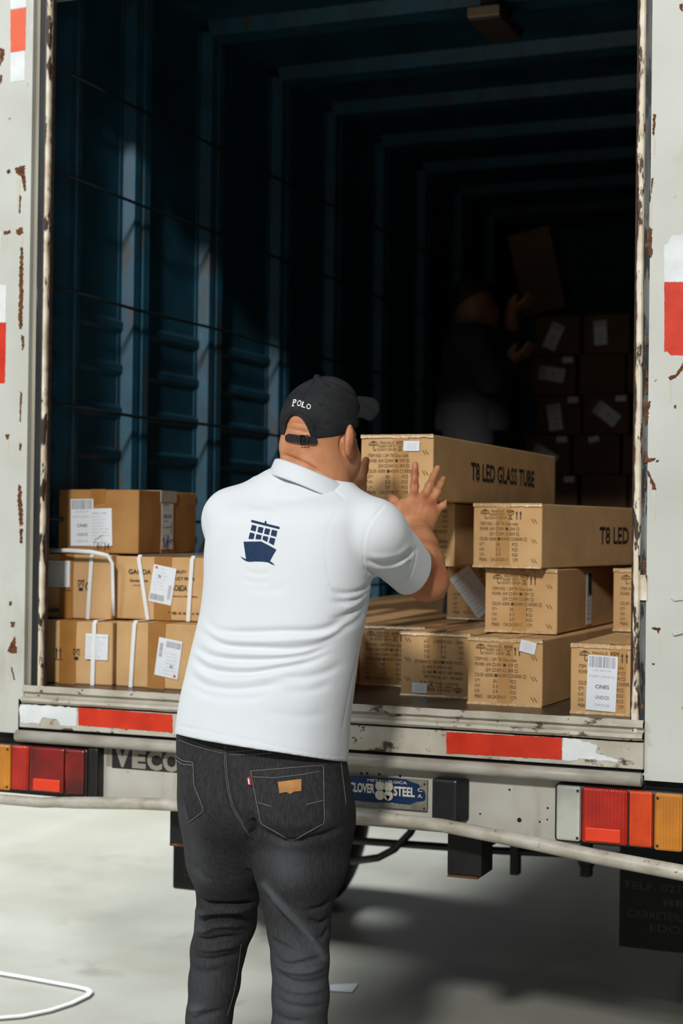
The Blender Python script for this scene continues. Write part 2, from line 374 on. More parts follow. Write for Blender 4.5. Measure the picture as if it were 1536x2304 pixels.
part('upper_bumper_rail', bm, mat('grey_rail_paint', (176, 173, 164), .45, col2=(146, 140, 128), scale=10, stretch=(1, 1, 3)))
# bumper panel with holes, folded rail at its foot
bm = BM(); box(bm, (-2.262, .012, .69), (-.95, .03, .846))
for x, y, r in [(813, 1740, 3), (826, 1740, 3), (853, 1742, 3), (900, 1746, 3), (853, 1827, 2.5), (1146, 1777, 2.5), (1080, 1831, 2.2), (1168, 1845, 5), (1214, 1849, 2.2), (1231, 1844, 2), (1232, 1818, 2.4), (288, 1737, 1.5), (404, 1779, 4)]:
    p = ony(x, y, .012); q = bmesh.ops.create_circle(bm, cap_ends=True, radius=r*.00115, segments=14, matrix=Matrix.Translation((p.x, .0113, p.z)) @ Matrix.Rotation(pi/2, 4, 'X'))
    for f in {f for v in q['verts'] for f in v.link_faces}: f.material_index = 1
part('bumper_panel', bm, [mat('bumper_paint', (186, 185, 177), .45, col2=(170, 166, 154), scale=5, stains=[((128, 112, 84), 40, .72, .03, (1, 1, 1)), ((150, 138, 110), 7, .6, .2, (2, 1, .3))]), M_dark])
bm = BM()
pts = [(-2.72, -.03, .683), (-2.40, -.03, .684), (-2.36, -.03, .688), (-2.1, -.03, .705), (-1.8, -.03, .716), (-1.5, -.03, .722), (-1.25, -.03, .716), (-1.0, -.03, .690), (-.85, -.03, .672), (-.6, -.03, .648)]
sm = []
for i in range(len(pts)-1):
    for j in range(4):
        t = j/4; sm.append(Vector(pts[i]).lerp(Vector(pts[i+1]), t))
sm.append(Vector(pts[-1]))
tube(bm, sm, [.0145 if p.x < -2.34 else .0165+.004*max(0, (p.x+1.3)) for p in sm], 16)
part('lower_bumper_rail', bm, mat('scuffed_rail_paint', (190, 186, 176), .4, col2=(158, 150, 134), scale=16, stretch=(1, 1, 2), stains=[((112, 98, 74), 60, .64, .05, (1, 1, 1))]))
bm = BM(); box(bm, (-2.72, .03, .70), (-2.26, .06, .868)); part('lamp_backing', bm, M_dark)
bm = BM(); box(bm, (-.98, .03, .69), (-.6, .06, .86)); part('lamp_backing', bm, M_dark)

# reflective tape on the frame
def tapepart(name, pts, Y, m, seed, amp=1.5, lab=None):
    bm = BM(); P = [ony(x, y, Y) for x, y in ragged(pts, amp, 6, seed)]; slab(bm, P, (0, -.0008, 0)); part(name, bm, m, label=lab)
tapepart('reflective_tape', [(176, 1592), (388, 1608), (388, 1648), (177, 1632)], -.0125, M_red, 1, .7)
tapepart('reflective_tape', [(44, 1590), (60, 1585), (172, 1592), (172, 1633), (136, 1633), (128, 1618), (96, 1614), (88, 1629), (48, 1626)], -.0125, M_tapew, 2, 2, 'torn white tape remnant')
tapepart('reflective_tape', [(1004, 1647), (1264, 1660), (1263, 1709), (1004, 1695)], -.0125, M_red, 3, .8)
tapepart('reflective_tape', [(1266, 1661), (1298, 1663), (1343, 1676), (1340, 1694), (1390, 1710), (1388, 1715), (1300, 1706), (1298, 1711), (1265, 1710)], -.0125, M_tapew, 4, 2, 'torn white tape remnant')
tapepart('reflective_tape', [(24, 22), (59, 17), (57, 113), (24, 118)], 0, M_orange, 5, .5)
tapepart('reflective_tape', [(23, -30), (59, -34), (59, 16), (24, 21)], 0, M_tapew, 6, .5, 'white tape')
tapepart('reflective_tape', [(24, 119), (56, 114), (56, 180), (24, 185)], 0, M_tapew, 6, .5, 'white tape')
tapepart('reflective_tape', [(-30, 640), (14, 641), (13, 725), (-30, 725)], 0, M_tapew, 7, .5, 'white tape')
tapepart('reflective_tape', [(-30, 726), (14, 726), (11, 862), (-30, 864)], 0, M_red, 8, .5)
tapepart('reflective_tape', [(1494, 552), (1504, 546), (1512, 530), (1560, 528), (1560, 634), (1494, 634)], 0, M_tapew, 9, .8, 'white tape')
tapepart('reflective_tape', [(1494, 635), (1560, 635), (1560, 800), (1508, 799), (1500, 790), (1494, 792)], 0, M_red, 10, .5)

# tail lamps
def lens(name, x0, x1, z0, z1, m, par, y=-.03, d=.03, bev=.006):
    bm = BM(); box(bm, (x0, y, z0), (x1, y+d, z1)); return part(name, bm, m, par, bevel=bev)
def tail_lamp(xc, mirror):
    s = -1 if mirror else 1
    def X(a, b): return tuple(sorted((xc+s*a, xc+s*b)))
    bm = BM(); x0, x1 = X(0, .308); box(bm, (x0-.004, -.022, .700), (x1+.004, .03, .838))
    h = part('tail_lamp', bm, M_plastic, bevel=.008)
    zb, zt = (.704, .836) if not mirror else (.712, .836)
    lens('reverse_lens', *X(.002, .062), zb, zt, M_clear if not mirror else M_redd, h)
    lens('brake_lens', *X(.065, .175), zb, zt, M_redl if not mirror else M_redd, h)
    lens('tail_lens', *X(.178, .234), zb, zt, M_redh if not mirror else M_redl, h)  # left lamp gets darker reds, its shade put into the lens colours
    lens('reflector', *X(.074, .160), zb+.005, zb+.038, M_refl, h, -.035, .01, .003)
    lens('indicator_lens', *X(.238, .304), zb-.004, zt-.001, M_amber, h)
    sc = [(.055, .826), (.055, zb+.009), (.246, .823), (.246, zb+.007)]
    for a, z in sc:
        bm = BM(); cyl(bm, (xc+s*a, -.032, z), (xc+s*a, -.028, z), .0032, 12); part('screw', bm, M_screw, h)
    return h
tail_lamp(-.962, False)
hl = tail_lamp(-2.268, True)
bm = BM(); box(bm, (-2.268, -.02, .70), (-2.232, .03, .845)); part('lamp_bracket', bm, M_dark, bevel=.008)

# maker's plate
bm = BM()
a, b_, c, d = -1.520, .742, -1.298, .818
box(bm, (a, .002, b_), (c, .012, d), 0)
pl = part('maker_plate', bm, M_plg)
O = Vector((a, .0014, b_)); U = Vector((1, 0, 0)); V = Vector((0, 0, 1)); W = c-a; Hh = d-b_
bm = BM()
poly(bm, [O+U*x*W+V*y*Hh for x, y in ragged([(.02, .18), (.25, .14), (.55, .17), (.80, .16), (.88, .28), (.97, .33), (.985, .5), (.97, .66), (.93, .72), (.90, .86), (.80, .93), (.75, .99), (.08, .99), (.01, .80), (.03, .5)], .006, .05, 3)], 0, n=(0, -1, 0))
part('plate_field', bm, M_plb, pl)
bm = BM(); O2 = O+Vector((0, -.0006, 0))
text(bm, 'METALURGICA', O2+U*.28*W+V*.83*Hh, U, V, W*.48, Hh*.09, bold=.01)
text(bm, 'CLOVER', O2+U*.06*W+V*.44*Hh, U, V, W*.31, Hh*.32, bold=.03)
text(bm, 'STEEL', O2+U*.60*W+V*.42*Hh, U, V, W*.255, Hh*.32, bold=.03)
text(bm, 'C.', O2+U*.89*W+V*.62*Hh, U, V, W*.06, Hh*.12, bold=.02)
text(bm, 'A.', O2+U*.89*W+V*.42*Hh, U, V, W*.06, Hh*.12, bold=.02)
text(bm, 'RIF. J-', O2+U*.56*W+V*.12*Hh, U, V, W*.10, Hh*.06, bold=0)
for sx, sy in ((-1, 1), (1, 1), (-1, -1), (1, -1)):
    ctr = O2+U*(.485*W+sx*.0115)+V*(.56*Hh+sy*.0115)
    poly(bm, [ctr+U*cos(t)*.0125+V*sin(t)*.0125 for t in [2*pi*i/20 for i in range(20)]], 0, n=(0, -1, 0))
poly(bm, [O2+U*.50*W+V*.42*Hh, O2+U*.56*W+V*.40*Hh, O2+U*.53*W+V*.24*Hh], 0, n=(0, -1, 0))
part('plate_lettering', bm, M_cream2, pl)
for x, z in ((.03, .9), (.97, .88), (.97, .08)):
    bm = BM(); cyl(bm, (a+W*x, -.002, b_+Hh*z), (a+W*x, .002, b_+Hh*z), .002, 10); part('rivet', bm, M_dark, pl)
# black sensor box
bm = BM(); p0 = (-1.272, -.03, .728); 
slab(bm, [(-1.276, .01, .725), (-1.276, -.028, .725), (-1.212, -.028, .725), (-1.188, .01, .725)], (0, 0, .104))
part('number_lamp', bm, M_plastic, bevel=.006)
# stencilled maker name
bm = BM(); O = Vector((-2.228, .0112, .787)); 
quad(bm, O, U, V, .022, 0, .262, .058, 0, 0)
o2 = O+Vector((0, -.0005, 0))
text(bm, 'V', o2+U*.028+V*.004, U, V, .052, .058, 1, .05)
text(bm, 'E', o2+U*.084+V*.004, U, V, .042, .052, 1, .06)
text(bm, 'C', o2+U*.130+V*.002, U, V, .046, .054, 1, .05)
text(bm, 'O', o2+U*.178+V*.001, U, V, .052, .055, 1, .05)
quad(bm, o2, U, V, .004, .004, .021, .058, 0, 1)
part('stencilled_name', bm, [M_stencil, M_stencilg])

# underside: brackets, guard, bar, hose
bm = BM(); box(bm, (-1.262, .06, .576), (-1.172, .16, .76)); box(bm, (-1.262, .058, .570), (-1.18, .16, .576), 1); part('chassis_bracket', bm, [M_dark, M_rustiron], bevel=.003)
bm = BM(); box(bm, (-2.053, .06, .586), (-1.95, .16, .76)); box(bm, (-2.053, .058, .580), (-1.96, .16, .588), 1); part('chassis_bracket', bm, [M_dark, M_rustiron], bevel=.003)
bm = BM(); box(bm, (-2.276, .50, .352), (-1.95, .60, .62)); box(bm, (-2.235, .49, .395), (-1.99, .51, .56), 0); box(bm, (-2.20, .485, .47), (-2.15, .5, .50), 1); part('underrun_guard', bm, [M_dark, M_rustiron], bevel=.046, seg=6)
bm = BM(); box(bm, (-2.05, .16, .64), (-1.97, 5.3, .80)); part('chassis_rail', bm, M_dark)
bm = BM(); box(bm, (-1.25, .16, .64), (-1.17, 5.3, .80)); part('chassis_rail', bm, M_dark)
bm = BM(); box(bm, (-2.66, .09, .88), (-.62, 4.8, .95)); part('subframe', bm, M_dark)
bm = BM(); tube(bm, [(-2.35, 1.9, .42), (-.9, 1.9, .42)], .05, 14); part('axle', bm, M_dark)
bm = BM(); tube(bm, [(-2.0, 1.0, .44), (-1.4, 1.0, .452), (-1.0, 1.0, .47)], .012, 10); part('stabiliser_bar', bm, M_dark)
bm = BM(); box(bm, (-1.36, .98, .385), (-1.335, 1.02, .66)); part('hanger', bm, M_dark)
bm = BM(); box(bm, (-1.14, .98, .40), (-1.11, 1.02, .66)); bmesh.ops.create_uvsphere(bm, u_segments=12, v_segments=8, radius=.03, matrix=Matrix.Translation((-1.125, 1.0, .45))); part('hanger', bm, M_dark)
bm = BM(); tube(bm, [(-1.90, 1.02, .37), (-1.80, 1.0, .395), (-1.74, .98, .43), (-1.68, .96, .49), (-1.62, .95, .60)], .012, 10); part('air_hose', bm, M_dark)
# wheels
def wheel(x0, x1, y, r=.42):
    xm = (x0+x1)/2; hw = (x1-x0)/2
    prof = [(-hw*.80, r*.58), (-hw*.96, r*.62), (-hw, r*.80), (-hw*.93, r*.95), (-hw*.70, r), (hw*.70, r), (hw*.93, r*.95), (hw, r*.80), (hw*.96, r*.62), (hw*.80, r*.58)]
    bm = BM(); n = 48; rings = []
    for i in range(n):
        t = 2*pi*i/n; rings.append([bm.verts.new((xm+a, y+cos(t)*q, r+sin(t)*q)) for a, q in prof])
    for i in range(n):
        A, B = rings[i], rings[(i+1) % n]
        for j in range(len(prof)): bm.faces.new((A[j], A[(j+1) % len(prof)], B[(j+1) % len(prof)], B[j]))
    bmesh.ops.recalc_face_normals(bm, faces=bm.faces)
    t = part('wheel', bm, M_rubber, smooth=True)
    bm = BM(); rings = []
    pr = [(-hw*.8, r*.58), (-hw*.3, r*.5), (-hw*.1, r*.25), (hw*.1, r*.25), (hw*.3, r*.5), (hw*.8, r*.58)]
    for i in range(n):
        tt = 2*pi*i/n; rings.append([bm.verts.new((xm+a, y+cos(tt)*q, r+sin(tt)*q)) for a, q in pr])
    for i in range(n):
        A, B = rings[i], rings[(i+1) % n]
        for j in range(len(pr)): bm.faces.new((A[j], A[(j+1) % len(pr)], B[(j+1) % len(pr)], B[j]))
    bmesh.ops.recalc_face_normals(bm, faces=bm.faces)
    part('wheel_rim', bm, M_rim, t, smooth=True)
wheel(-2.64, -2.30, 1.9); wheel(-.98, -.64, 1.9)
# mud flap with lettering
bm = BM(); box(bm, (-.995, .868, .232), (-.60, .878, .70)); mf = part('mud_flap', bm, mat('flap_rubber', (20, 21, 20), .7, var=.2, scale=8))
bm = BM(); O = Vector((0, .8672, 0))
for s, x, z, wd in [('RIF: J-3', -.925, .448, .16), ('TELF. 0212-53', -.985, .404, .25), ('881', -.868, .362, .09), ('CARRETERA PE', -.972, .322, .22), ('EDO. V', -.905, .286, .14)]:
    text(bm, s, (x, .8672, z), U, V, wd, .022, bold=.01)
part('flap_lettering', bm, mat('faded_flap_paint', (70, 68, 58), .8, var=.3, scale=60), mf)

# cargo box interior
XW = -2.545; ZR = 3.19; XRW = -.755; YE = 5.2
POSTS = [.270, .671, 1.197, 1.786, 2.324, 2.894, 3.459, 4.02, 4.60]
def hwall(x, s, name):
    """side wall sheet with pressed horizontal swages between the posts; s = +1 faces +X"""
    bm = BM()
    zs = []; z = 1.0
    prof = []
    zc = 1.0
    base = [1.13+.135*i for i in range(16)]
    pts = [(1.0, 0)]
    for b in base:
        if b > 2.1: break
        pts += [(b-.022, 0), (b-.010, .010), (b+.010, .010), (b+.022, 0)]
    pts += [(ZR, 0)]
    prev = None
    for Y in (0.012, YE):
        ring = [bm.verts.new((x+s*o, Y, z)) for z, o in pts]
        if prev:
            for i in range(len(pts)-1): bm.faces.new((prev[i], ring[i], ring[i+1], prev[i+1]))
        prev = ring
    # outer skin
    xo = x - s*.05
    box(bm, (min(xo, x - s*.01), .012, 1.0), (max(xo, x - s*.01), YE+.05, ZR+.1), 1)
    part(name, bm, [M_blue, M_white])
hwall(XW, 1, 'side_wall'); hwall(XRW, -1, 'side_wall')
bm = BM(); box(bm, (XW-.05, YE, 1.0), (XRW+.05, YE+.05, ZR+.1)); part('front_wall', bm, M_blue)
bm = BM(); box(bm, (XW-.05, .09, ZR), (XRW+.05, YE, ZR+.05)); part('roof', bm, M_blue)
for i, y in enumerate(POSTS):
    for x, s in ((XW, 1), (XRW, -1)):
        bm = BM(); hw = .062 if i else .045
        out = [(x, y-hw-.02), (x+s*.004, y-hw-.02), (x+s*.004, y-hw), (x+s*.040, y-hw+.012), (x+s*.040, y-.012), (x+s*.034, y-.006), (x+s*.034, y+.006), (x+s*.040, y+.012), (x+s*.040, y+hw-.012), (x+s*.004, y+hw), (x+s*.004, y+hw+.02), (x, y+hw+.02)]
        slab(bm, [(a, b, 1.0) for a, b in out], (0, 0, ZR-.03-1.0)); part('wall_post', bm, M_bluep)
    bm = BM(); y2 = y
    slab(bm, [(XW+.03, y2-.075, ZR), (XW+.03, y2-.05, ZR-.045), (XW+.03, y2+.05, ZR-.045), (XW+.03, y2+.075, ZR)], (XRW-XW-.06, 0, 0)); part('roof_beam', bm, M_bluep)
for z in (2.753, 2.457, 2.126, 1.792, 1.46, 1.20):
    bm = BM(); tube(bm, [(-2.48, y, z + .004*sin(y*5+z)) for y in (.015, .6, 1.2, 1.8, 2.4, 3.0, 3.6, YE)], .005, 8); part('lashing_rail', bm, mat('dark_tie_rod', (16, 30, 36), .6))
bm = BM()
slab(bm, [(-1.535, 1.00, 3.090), (-1.535, 1.01, 3.052), (-1.535, 1.25, 3.052), (-1.535, 1.29, 3.10)], (.105, 0, 0), 0)
box(bm, (-1.535, .992, 3.056), (-1.43, 1.004, 3.090), 1)
box(bm, (-1.51, 1.05, 3.085), (-1.455, 1.24, ZR), 0)
part('interior_lamp', bm, [mat('lamp_housing', (60, 50, 42), .6), mat('yellowed_lamp_lens', (150, 126, 104), .4)], bevel=.004)

# ================================================================== BOXES
UX, UZ = Vector((1, 0, 0)), Vector((0, 0, 1))
def umbrella(bm, o, u, v, s):
    P = lambda a, b: o+u*a*s+v*b*s
    th = .05
    def line(pts, t=.045):
        for (a, b), (c, d) in zip(pts, pts[1:]):
            dx, dy = c-a, d-b; L = math.hypot(dx, dy) or 1; nx, ny = -dy/L*t/2, dx/L*t/2
            bm.faces.new([bm.verts.new(P(*q)) for q in ((a-nx, b-ny), (c-nx, d-ny), (c+nx, d+ny), (a+nx, b+ny))])
    arc = [(.5+.5*cos(t), .55+.42*sin(t)) for t in [pi-pi*i/10 for i in range(11)]]
    line(arc); line([(0, .55), (.12, .60), (.25, .55), (.37, .60), (.5, .55), (.63, .60), (.75, .55), (.88, .60), (1, .55)])
    line([(.5, .97), (.30, .80), (.25, .55)]); line([(.5, .97), (.70, .80), (.75, .55)]); line([(.5, 1.02), (.5, .15)], .06)
    line([(.5, .15), (.55, .04), (.66, 0), (.76, .08), (.76, .2)], .06)
def goblet(bm, o, u, v, s):
    P = lambda a, b: o+u*a*s+v*b*s
    def line(pts, t=.06):
        for (a, b), (c, d) in zip(pts, pts[1:]):
            dx, dy = c-a, d-b; L = math.hypot(dx, dy) or 1; nx, ny = -dy/L*t/2, dx/L*t/2
            bm.faces.new([bm.verts.new(P(*q)) for q in ((a-nx, b-ny), (c-nx, d-ny), (c+nx, d+ny), (a+nx, b+ny))])
    line([(.5+.42*cos(t), .92+.08*sin(t)) for t in [2*pi*i/12 for i in range(13)]])
    line([(.08, .9), (.14, .66), (.32, .48), (.5, .44), (.68, .48), (.86, .66), (.92, .9)])
    line([(.42, .46), (.44, .2), (.26, .02), (.74, .02), (.56, .2), (.58, .46)])
    line([(.25, .8), (.45, .66), (.5, .76), (.7, .68)], .04)
def arrow(bm, o, u, v, w_, h):
    P = lambda a, b: o+u*a+v*b
    bm.faces.new([bm.verts.new(P(*q)) for q in ((w_*.3, 0), (w_*.7, 0), (w_*.7, h*.7), (w_*.3, h*.7))])
    bm.faces.new([bm.verts.new(P(*q)) for q in ((0, h*.66), (w_, h*.66), (w_*.5, h))])
def sq(bm, o, u, v, s, fill=False):
    t = s*.12
    R = [(0, 0, s, s)] if fill else [(0, 0, s, t), (0, s-t, s, s), (0, t, t, s-t), (s-t, t, s, s-t)]
    for a, b, c, d in R: bm.faces.new([bm.verts.new(o+u*p+v*q) for p, q in ((a, b), (c, b), (c, d), (a, d))])

def front_print(flip=False):
    """carton print on the end face: origin at lower-left of the face"""
    bm = BM(); w_, h = .20, .17
    o = Vector((0, -.0030, 0)); u, v = UX, UZ
    T = lambda s, a, b, wd, ht, bold=-.004: text(bm, s, o+u*a+v*(h-b-ht/2), u, v, wd, ht, 0, bold)
    umbrella(bm, o+u*.023+v*(h-.040), u, v, .025)
    T('FRAGILE', .054, .0195, .038, .0062); T('KEEP DRY', .051, .0285, .044, .0062); T("DON'T DROP", .047, .0375, .052, .0065)
    goblet(bm, o+u*.098+v*(h-.041), u, v, .024)
    arrow(bm, o+u*.125+v*(h-.041), u, v, .0065, .023); arrow(bm, o+u*.136+v*(h-.041), u, v, .0065, .023)
    T('ITEM NO: 1.2M T8 Glass tube', .021, .053, .111, .0085)
    for r, items in ((.0665, [('POWER:', .021, .025), ('16W', .0495, .015), (0, .068), ('18W', .078, .015), (1, .0965), ('20W', .108, .016), (0, .1275)]),
                     (.080, [('22W', .0495, .015), (0, .068), ('24W', .078, .015), (0, .0965), ('28W', .108, .016), (0, .1275)]),
                     (.0935, [('COLOR:', .0205, .025), ('6500K', .049, .022), (1, .0735), ('4500K', .083, .025), (0, .1105), ('3000K', .121, .026), (0, .150)])):
        for it in items:
            if isinstance(it[0], str): T(it[0], it[1], r, it[2], .0085)
            else: sq(bm, o+u*it[1]+v*(h-r-.0042), u, v, .0078, bool(it[0]))
    for r, a, b, c in ((.108, 'QTY:', '30', 'PCS'), (.1215, 'N.W.:', '5.3', 'KGS'), (.135, 'G.W.:', '5.9', 'KGS')):
        T(a, .0205, r, .015, .0085); T(b, .070, r, .010 if b == '30' else .012, .0085); T(c, .116, r, .016, .0085)
    T('MEAS:', .0205, .1485, .022, .0085); T('124.2X20X17', .053, .1485, .052, .0085); T('CM', .119, .1485, .013, .0085)
    for z in (.045, .098, .150):
        for k in range(2):
            c = o+u*(.174+k*.008)+v*(h-z)
            bm.faces.new([bm.verts.new(c+u*a+v*b) for a, b in ((-.004, .005), (-.003, .006), (.005, -.005), (.004, -.006))])
    if flip:
        bm.transform(Matrix.Translation((w_, 0, h)) @ Matrix.Rotation(pi, 4, 'Y'))
    for f in bm.faces:
        f.normal_update()
        if f.normal.y > 0: f.normal_flip()
    return bm
def side_print(off=.315, w_=.2, word=None):
    bm = BM(); text(bm, word or 'T8 LED GLASS TUBE', (w_+.0022, off, .063), Vector((0, 1, 0)), UZ, .17 if word else .66, .050, 0, .02)
    return bm
def carton_body(w_, l, h, seed=0, sag=.0015):
    """box with slightly bulged, subdivided faces and open flap seams on top"""
    bm = BM(); rng = random.Random(seed)
    bmesh.ops.create_cube(bm, size=1)
    bmesh.ops.subdivide_edges(bm, edges=bm.edges[:], cuts=4, use_grid_fill=True)
    for v in bm.verts:
        x, y, z = v.co*2
        f = lambda a: 1-a*a
        p = Vector((x*w_/2, y*l/2, z*h/2)); k = sag*(1+.5*noise.noise((seed+x, y, z)))
        if abs(x) > .99: p.x += k*f(y)*f(z)*(1 if x > 0 else -1)
        if abs(y) > .99: p.y += k*f(x)*f(z)*(1 if y > 0 else -1)
        if abs(x) > .99 and abs(y) > .99 and abs(z) > .99: p *= 1-.002*rng.random()
        v.co = p + Vector((w_/2, l/2, h/2))
    return bm
protos = {}
def sticker(name, pts, par, content=None, m=M_label, label=None, off=(0, -.0005, 0)):
    bm = BM(); slab(bm, pts, off); return obj(name, bm, m, par, label=label)
def frame2(cx, cz, w_, h, ang, y):
    """lower-left origin and axes of a sticker turned by ang degrees around its centre, on plane y"""
    a = radians(ang); u = Vector((cos(a), 0, sin(a))); v = Vector((-sin(a), 0, cos(a)))
    return Vector((cx, y, cz))-u*w_/2-v*h/2, u, v
def shipping_sticker(par, cx, cz, w_, h, ang=0, y=-.0036, kind='cines', axes=None, on=None):
    o, u, v = frame2(cx, cz, w_, h, ang, y) if axes is None else axes
    n = u.cross(v)
    bm = BM(); slab(bm, [o, o+u*w_, o+u*w_+v*h, o+v*h], n*-.0006 + n*.0006*2)
    st = obj('shipping_label', bm, M_label, par)
    o = o+n*.0008; bm = BM(); rng = random.Random(int(cx*1000)+int(cz*777))
    def T(s, a, b, wd, ht, mi=0, bold=0): text(bm, s, o+u*a*w_+v*b*h, u, v, wd*w_, ht*h, mi, bold)
    def bars(a, b, c, d, vert=False, mi=1):
        t = 0
        while t < 1:
            g = rng.choice((.012, .02, .03)); 
            if t+g > 1: break
            if vert: quad(bm, o, u, v, a*w_, (b+(d-b)*t)*h, c*w_, (b+(d-b)*(t+g))*h, 0, mi)
            else: quad(bm, o, u, v, (a+(c-a)*t)*w_, b*h, (a+(c-a)*(t+g))*w_, d*h, 0, mi)
            t += g+rng.choice((.014, .022, .035))
    if kind == 'cines':
        bars(.05, .78, .96, .98); T('1292 4943 047', .2, .71, .6, .035, 2); T('WOXPYC GROUP C.A.', .06, .60, .88, .04, 2)
        T('CINES', .29, .40, .46, .07, 0, .01); T('UNIDOS', .30, .21, .46, .065, 0, 0); T('CARACAS', .28, .08, .50, .05, 2)
    elif kind == 'lines':
        for i in range(10): T('l'*1+'mn oer sna tiv'[:5+rng.randint(0, 8)], .08, .86-i*.085, rng.uniform(.4, .85), .035, 0 if i in (0, 9) else 2)
        if False: pass
    elif kind == 'courier':
        bars(.04, .06, .66, .22); bars(.78, .14, .92, .52, True); T('N', .28, .66, .10, .09, 0, .02)
        for i in range(7): T('co rnse iav'[:5+rng.randint(0, 5)], .1+rng.random()*.1, .90-i*.09, rng.uniform(.3, .6), .022, 2)
        ring = [o+u*(.14*w_+cos(t)*.004)+v*(.93*h+sin(t)*.004) for t in [2*pi*i/14 for i in range(14)]]; poly(bm, ring, 3)
    elif kind == 'strip':
        bars(.18, .68, .86, .76); T('ZONA', .15, .60, .4, .03); T('6 / SURABAYA', .15, .46, .7, .035, 0, .01)
        for i in range(6): T('so nre iav t'[:6+rng.randint(0, 5)], .15, .90-i*.03 if i < 3 else .40-i*.03, rng.uniform(.3, .6), .018, 2)
        bars(.78, .34, .92, .58, True, 2); quad(bm, o, u, v, .1*w_, .95*h, .6*w_, .99*h, 0, 4)
    elif kind == 'small':
        for i in range(5): T('snetr iac onr'[:8+rng.randint(0, 4)], .2, .72-i*.13, .6, .05, 2)
    for f in bm.faces:
        f.normal_update()
        if f.normal.dot(n) < 0: f.normal_flip()
    obj('label_printing', bm, [M_inkb, M_bar, M_inkg, mat('red_ink', (200, 60, 50), .6), mat('light_blue_ink', (120, 170, 210), .6)], st)
    return st

PRINT = {}
def tube_carton(X, Y, yaw, z, label, group='long cartons of glass tubes', flip=False, l=1.242, h=.17, side=.315, tape=True, arrowhide=False, seed=0, front=True, word=None):
    t = empty('carton', (X, Y, z), radians(yaw), label, 'box', group)
    obj('carton_body', carton_body(.2, l, h, seed), M_card, t, bevel=.003)
    if front:
        k = ('f', flip)
        if k not in PRINT:
            o = obj('end_printing', front_print(flip), M_ink, t); PRINT[k] = o.data
        else:
            o = bpy.data.objects.new('end_printing', PRINT[k]); COL.objects.link(o); o.parent = t
        o.scale.z = h/.17
    if side:
        k = ('s', side, word)
        if k not in PRINT:
            o = obj('side_printing', side_print(side, word=word), M_inkb, t); PRINT[k] = o.data
        else:
            o = bpy.data.objects.new('side_printing', PRINT[k]); COL.objects.link(o); o.parent = t
    if tape:
        rng = random.Random(seed+5)
        # centre seam tape over the end face (below the print) and the crinkled edge band
        bm = BM(); x0 = .078+rng.uniform(-.02, .02)
        slab(bm, [(x0, -.0024, .0), (x0+.04, -.0024, .0), (x0+.042, -.0024, h+.0022), (x0+.002, -.0024, h+.0022)], (0, .003, 0))
        slab(bm, [(x0, -.0024, h+.0022), (x0+.04, -.0024, h+.0022), (x0+.04, l, h+.0022), (x0, l, h+.0022)], (0, 0, -.003))
        obj('packing_tape', bm, M_tape2, t)
        n = 40
        for (za, zb) in ((h+.0012, h-.008), (.006, -.0004)):
            bm = BM(); prev = None
            for i in range(n+1):
                x = .2*i/n; a = noise.noise((x*90+seed, za*100, 0))*.0016; b2 = noise.noise((x*60+seed, 7, za*100))*(.003 if za > .1 else .0006)
                r = [bm.verts.new(p) for p in ((x, .016, za+.001 if za > .1 else za), (x, -.0028+a*.5, za + (a*.5 if za > .1 else 0)), (x, -.0030-a*.3, zb+b2))]
                if prev:
                    for j in range(2): bm.faces.new((prev[j], r[j], r[j+1], prev[j+1]))
                prev = r
            obj('edge_tape', bm, M_film, t, smooth=True)
    return t
rg = 'long tube cartons near the sill'
B = tube_carton(-1.523, .094, 0, 1.5205, 'long tube carton held up between the man\'s hands, white label on its end', rg, seed=1)
sb = shipping_sticker(B, .141, .141, .044, .026, -1, kind='small')
tube_carton(-1.548, .354, 0, 1.3475, 'tube carton printed upside down directly under the one being held', rg, flip=True, seed=2, side=0)
tube_carton(-1.286, .325, -8.8, 1.3475, 'long tube carton atop the right stack, large side lettering cut off by the jamb', rg, seed=3, side=.40)
B = tube_carton(-1.256, .342, -1, 1.174, 'tube carton in the middle of the right stack, tall white label on its side', rg, seed=4, side=0)
shipping_sticker(B, 0, 0, .06, .15, axes=(Vector((.2017, .30, .010)), Vector((0, 1, 0)), UZ), kind='lines')
bm = BM(); slab(bm, [(.2034, .315, .095), (.2034, .350, .095), (.2034, .350, .155), (.2034, .315, .155)], (.0003, 0, 0)); obj('label_picture', bm, M_inkb, B)
B = tube_carton(-1.242, .150, -2.5, 1.0, 'tube carton on the deck with a small white sticker over its two arrows', rg, seed=5, side=0)
shipping_sticker(B, .162, .152, .042, .030, -12, kind='small')
B = tube_carton(-1.466, .262, -3.2, 1.0, 'tube carton on the deck with its end printing upside down', rg, flip=True, seed=6, side=0)
shipping_sticker(B, .057, .022, .044, .027, 0, kind='small')
tube_carton(-1.668, .470, -.8, 1.0, 'tube carton wedged behind the upside-down one on the deck', rg, seed=7, side=0)
tube_carton(-1.846, .15, 4.5, 1.0, 'tube carton on the deck beside the man with dark side lettering ending in BE', rg, seed=8, side=.13, word='TUBE')
B = tube_carton(-1.534, .86, 0, 1.174, 'shaded tube carton behind the right stack with a slanting plastic-wrapped paper', rg, seed=9, side=0)
shipping_sticker(B, .085, .085, .075, .15, 38, kind='lines')
B = tube_carton(-.951, .064, 0, 1.0, 'tube carton at the right jamb with a large white address label', rg, seed=10, side=0)
shipping_sticker(B, .079, .077, .074, .135, -2, kind='cines')
tube_carton(-.957, .565, 0, 1.174, 'tube carton set back on top of the stack by the right jamb', rg, seed=11, side=0)
tube_carton(-.99, 1.33, 0, 1.0, 'tube carton deep behind the one with the large address label', rg, seed=12, side=0, front=False)
tube_carton(-2.27, 1.55, 0, 1.0, 'tube carton lying deep by the left wall, seen past the man\'s side', rg, seed=13, side=0, l=1.242)

